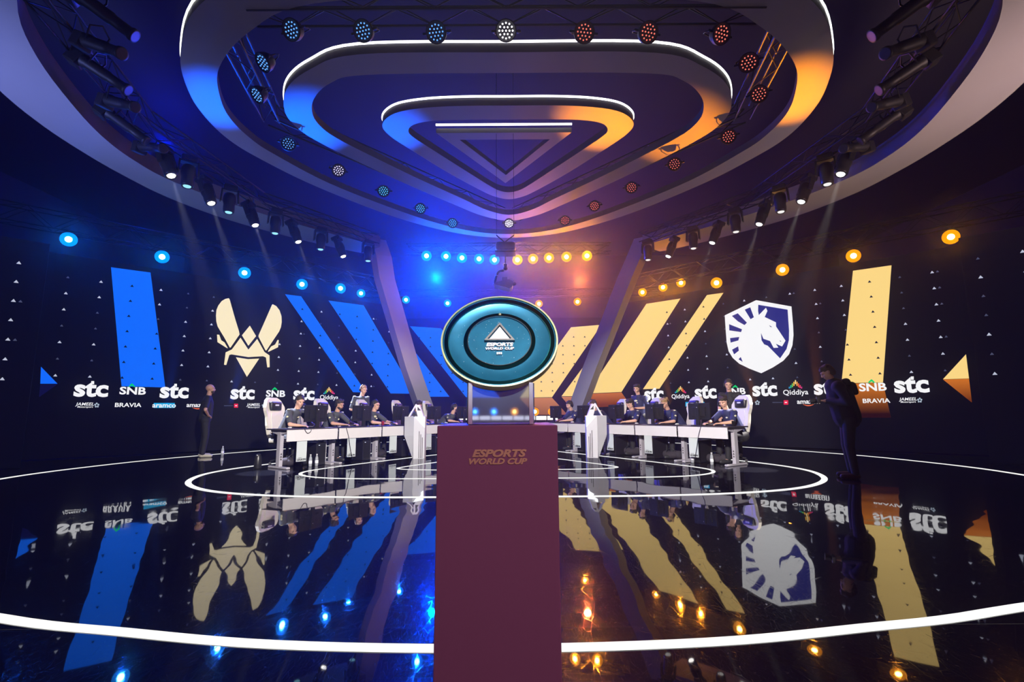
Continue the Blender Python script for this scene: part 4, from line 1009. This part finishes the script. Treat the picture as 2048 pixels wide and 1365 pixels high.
p, rz = frame('left', 3.13, 1.95); person('person with shaved head and headset standing behind the left players, grey jersey', p, rz, 'stand', SK, GR, BK, 'short', (.30, .18, .12), True, -.1, .3, .08, YEL, arms=cross)
p, rz = frame('right', 3.66, 1.85); person('person with dark hair and headset standing behind the right players in navy', p, rz, 'stand', SK, NV, BK, 'full', (.03, .02, .02), True, .3, .1, .05, WHT, arms=cross)
p, rz = frame('right', 1.17, 2.1); person('person in black with headset standing in shadow behind the nearest right player', p, rz + .3, 'stand', SK2, BK, BK, 'short', (.03, .02, .02), True, .2, .2, .04, arms=hang)
person('bald bearded person in black standing hands on hips before the left screen', (-7.56, 12.2, 0), -.9, 'stand', SK2, BK, BK, 'bald', (.05, .03, .02), False, .0, .0, .0, beard=True, arms=(((-.42, -.06, 1.14), (-.22, .04, 1.0)), ((.42, -.06, 1.14), (.22, .04, 1.0))), shoe=(.45, .42, .35))
ph = person('person in black hooded jacket standing on the right, looking down at a camera', (5.29, 7.84, 0), 1.15, 'stand', SK2, BK, (.02, .018, .02), 'full', (.05, .03, .02), False, .0, .55, .10, sleeve=False, arms=(((-.29, .02, 1.16), (-.06, .27, 1.20)), ((.29, .02, 1.16), (.08, .27, 1.20))), shoe=(.04, .015, .015), bulk=.05)
b2 = B(); cap(b2, (-.09, -.02, 1.49), (.09, -.02, 1.49), .062, .062); cap(b2, (0, -.10, 1.43), (0, -.14, 1.33), .07, .05); remesh(fin('hood', b2, mat('hood_black', BK, .8), ph, True), .013, 3)
pc = thing('photo_camera', 'black photo camera held in the hands of the jacketed person', 'camera', (5.29, 7.84, 0), 1.15)
bm = B(); box(bm, (.01, .37, 1.21), (.14, .05, .10), bev=.01); box(bm, (.01, .37, 1.27), (.05, .045, .03), bev=.008); fin('camera_body', bm, black, pc)
bm = B(); lathe(bm, [(.038, 0), (.04, .03), (.036, .07), (.042, .09), (.03, .09)], (.01, .395, 1.20), (0, 1, -.1), 16); fin('lens_barrel', bm, black, pc, True)

# ------------------------------------------------------------------ small things on the floor and desks
watm = mat('clear_bottle', (.75, .8, .9), .1, trans=.6, ior=1.3)
b0 = None
def bottle(lab, p):
    global b0
    if b0: o = dup(b0, lab)
    else:
        b0 = o = thing('water_bottle', lab, 'bottle', group='plastic water bottles on the floor')
        bm = B(); lathe(bm, [(.028, 0), (.033, .01), (.033, .13), (.028, .17), (.014, .20), (.012, .215)], n=14); fin('bottle_body', bm, watm, o, True)
        bm = B(); lathe(bm, [(.015, .212), (.015, .235), (.012, .237)], n=12); fin('bottle_cap', bm, white, o, True)
        bm = B(); lathe(bm, [(.0335, .06), (.0345, .065), (.0345, .11), (.0335, .115)], n=14); fin('bottle_label', bm, mat('label_white', (.7, .72, .78), .5), o)
    o.location = p; return o
bottle('clear water bottle on the floor beside the bald person', (-7.30, 12.6, 0))
for side, t, k, lab in (('left', .62, .15, 'left of a pair under the nearest left desk'), ('left', .74, .12, 'right of a pair under the nearest left desk'), ('right', .45, .12, 'under the nearest right desk, nearer one'), ('right', .92, .16, 'under the nearest right desk, farther one')):
    p, _ = frame(side, t, k); bottle('clear water bottle ' + lab, p)
p = onz(515, 938, 0); cn_ = thing('floor_canister', 'small black cylinder standing at the near end of the left desks', 'canister', (p.x, p.y, 0))
bm = B(); lathe(bm, [(.065, 0), (.07, .01), (.065, .20), (.05, .24), (.045, .27), (.02, .28)], n=18); fin('canister_body', bm, black, cn_, True)
bm = B(); ell(bm, (0, -.045, .255), (.014, .008, .008)); fin('pale_lid_spot', bm, white, cn_, True)  # small white spot on the lid
def bag(lab, p, rz, s=1.):
    r = thing('backpack', lab, 'bag', p, rz, group='dark bags lying under the desks'); bm = B()
    cap(bm, (-.16 * s, 0, .10 * s), (.16 * s, 0, .10 * s), .10 * s, .09 * s); ell(bm, (0, .03, .09 * s), (.18 * s, .12 * s, .09 * s)); fin('bag_body', bm, mat('bag_cloth', (.03, .025, .035), .9), r, True)
    bm = B(); tube(bm, smoothed([(-.12 * s, .05, .16 * s), (-.05, .08, .24 * s), (.05, .08, .24 * s), (.12 * s, .05, .16 * s)], False, 3), .010, 6); fin('shoulder_strap', bm, black, r, True)
for side, t, k, nm in (('left', .45, .62, 'nearest left'), ('left', 2.75, .6, 'middle left'), ('right', .62, .55, 'nearest right'), ('right', 1.75, .6, 'second right'), ('right', 2.95, .6, 'middle right')):
    p, rz = frame(side, t, k); bag('dark fabric bag lying on the floor under the %s desk' % nm, p, rz + .3, .9)
def cable(lab, pts, r=.006):
    bm = B(); tube(bm, smoothed(pts, False, 5), r, 6); tag(fin('hanging_cable', bm, black, None, True), lab, 'cable')
def desk_cable(side, t, lab, loop):
    O, d, n, rz = LINE[side]; P = lambda t_, o_, z: O + d * t_ + n * o_ + Z * z
    cable(lab, [P(t, .02, .755), P(t + .02, .022, .70), P(t + .07, .024, .66 if loop else .55), P(t + .13, .022, .69 if loop else .30), P(t + .15, .02, .755) if loop else P(t + .2, .02, .06)])
desk_cable('left', .35, 'thin black cable loop hanging over the nearest left front panel', True)
desk_cable('left', 1.3, 'thin dark cable dropping to the floor before the second left desk', False)
desk_cable('right', .55, 'thin dark cable dropping to the floor before the nearest right desk', False)
cupm = mat('cup_red', (.35, .03, .05), .4)
for side, t, m_, lab in (('right', .08, black, 'black cup at the near end of the right desks'), ('left', 2.6, cupm, 'dark red cup beside the player in glasses')):
    p, rz = frame(side, t, .35); r = thing('drink_cup', lab, 'cup', p + Z * .752, group='cups on the desks')
    bm = B(); lathe(bm, [(.028, 0), (.036, .10), (.038, .102), (.033, .10), (.026, .006)], n=16); fin('cup_body', bm, m_, r, True); bm = B(); tube(bm, [(.036, 0, .085), (.06, 0, .07), (.058, 0, .035), (.032, 0, .022)], .005, 6); fin('cup_handle', bm, m_, r, True)
for side, k in (('left', 0), ('right', 0)):       # paper sheets on the nearest desks
    for t, nm in ((.95, 'nearest'), (2.05, 'second')):
        p, rz = frame(side, t, .15); bm = B(); box(bm, (0, 0, .001), (.21, .15, .002)); o = fin('paper_sheet', bm, white); o.location = p + Z * .7515; o.rotation_euler = (0, 0, rz + .2); tag(o, 'white paper sheet lying at the front edge of the %s %s desk' % (nm, side), 'paper', 'paper sheets on the desks')

# ------------------------------------------------------------------ haze filling the hall
bm = B(); box(bm, (0, 9, 4.7), (44.6, 35, 10.4))
M = bpy.data.materials.new('stage_haze'); M.use_nodes = True; nt = M.node_tree; nt.nodes.clear()
vs = nt.nodes.new('ShaderNodeVolumeScatter'); vs.inputs['Density'].default_value = .0011; vs.inputs['Anisotropy'].default_value = .5
v2 = nt.nodes.new('ShaderNodeVolumeScatter'); v2.inputs['Density'].default_value = .0028; v2.inputs['Anisotropy'].default_value = .93; ad = nt.nodes.new('ShaderNodeAddShader')
nt.links.new(vs.outputs[0], ad.inputs[0]); nt.links.new(v2.outputs[0], ad.inputs[1])
vs.inputs['Color'].default_value = (1, 1, 1, 1); oo = nt.nodes.new('ShaderNodeOutputMaterial'); nt.links.new(ad.outputs[0], oo.inputs['Volume'])
tag(fin('stage_haze', bm, M), 'thin theatrical haze hanging in the air of the whole hall', 'haze', kind='stuff')
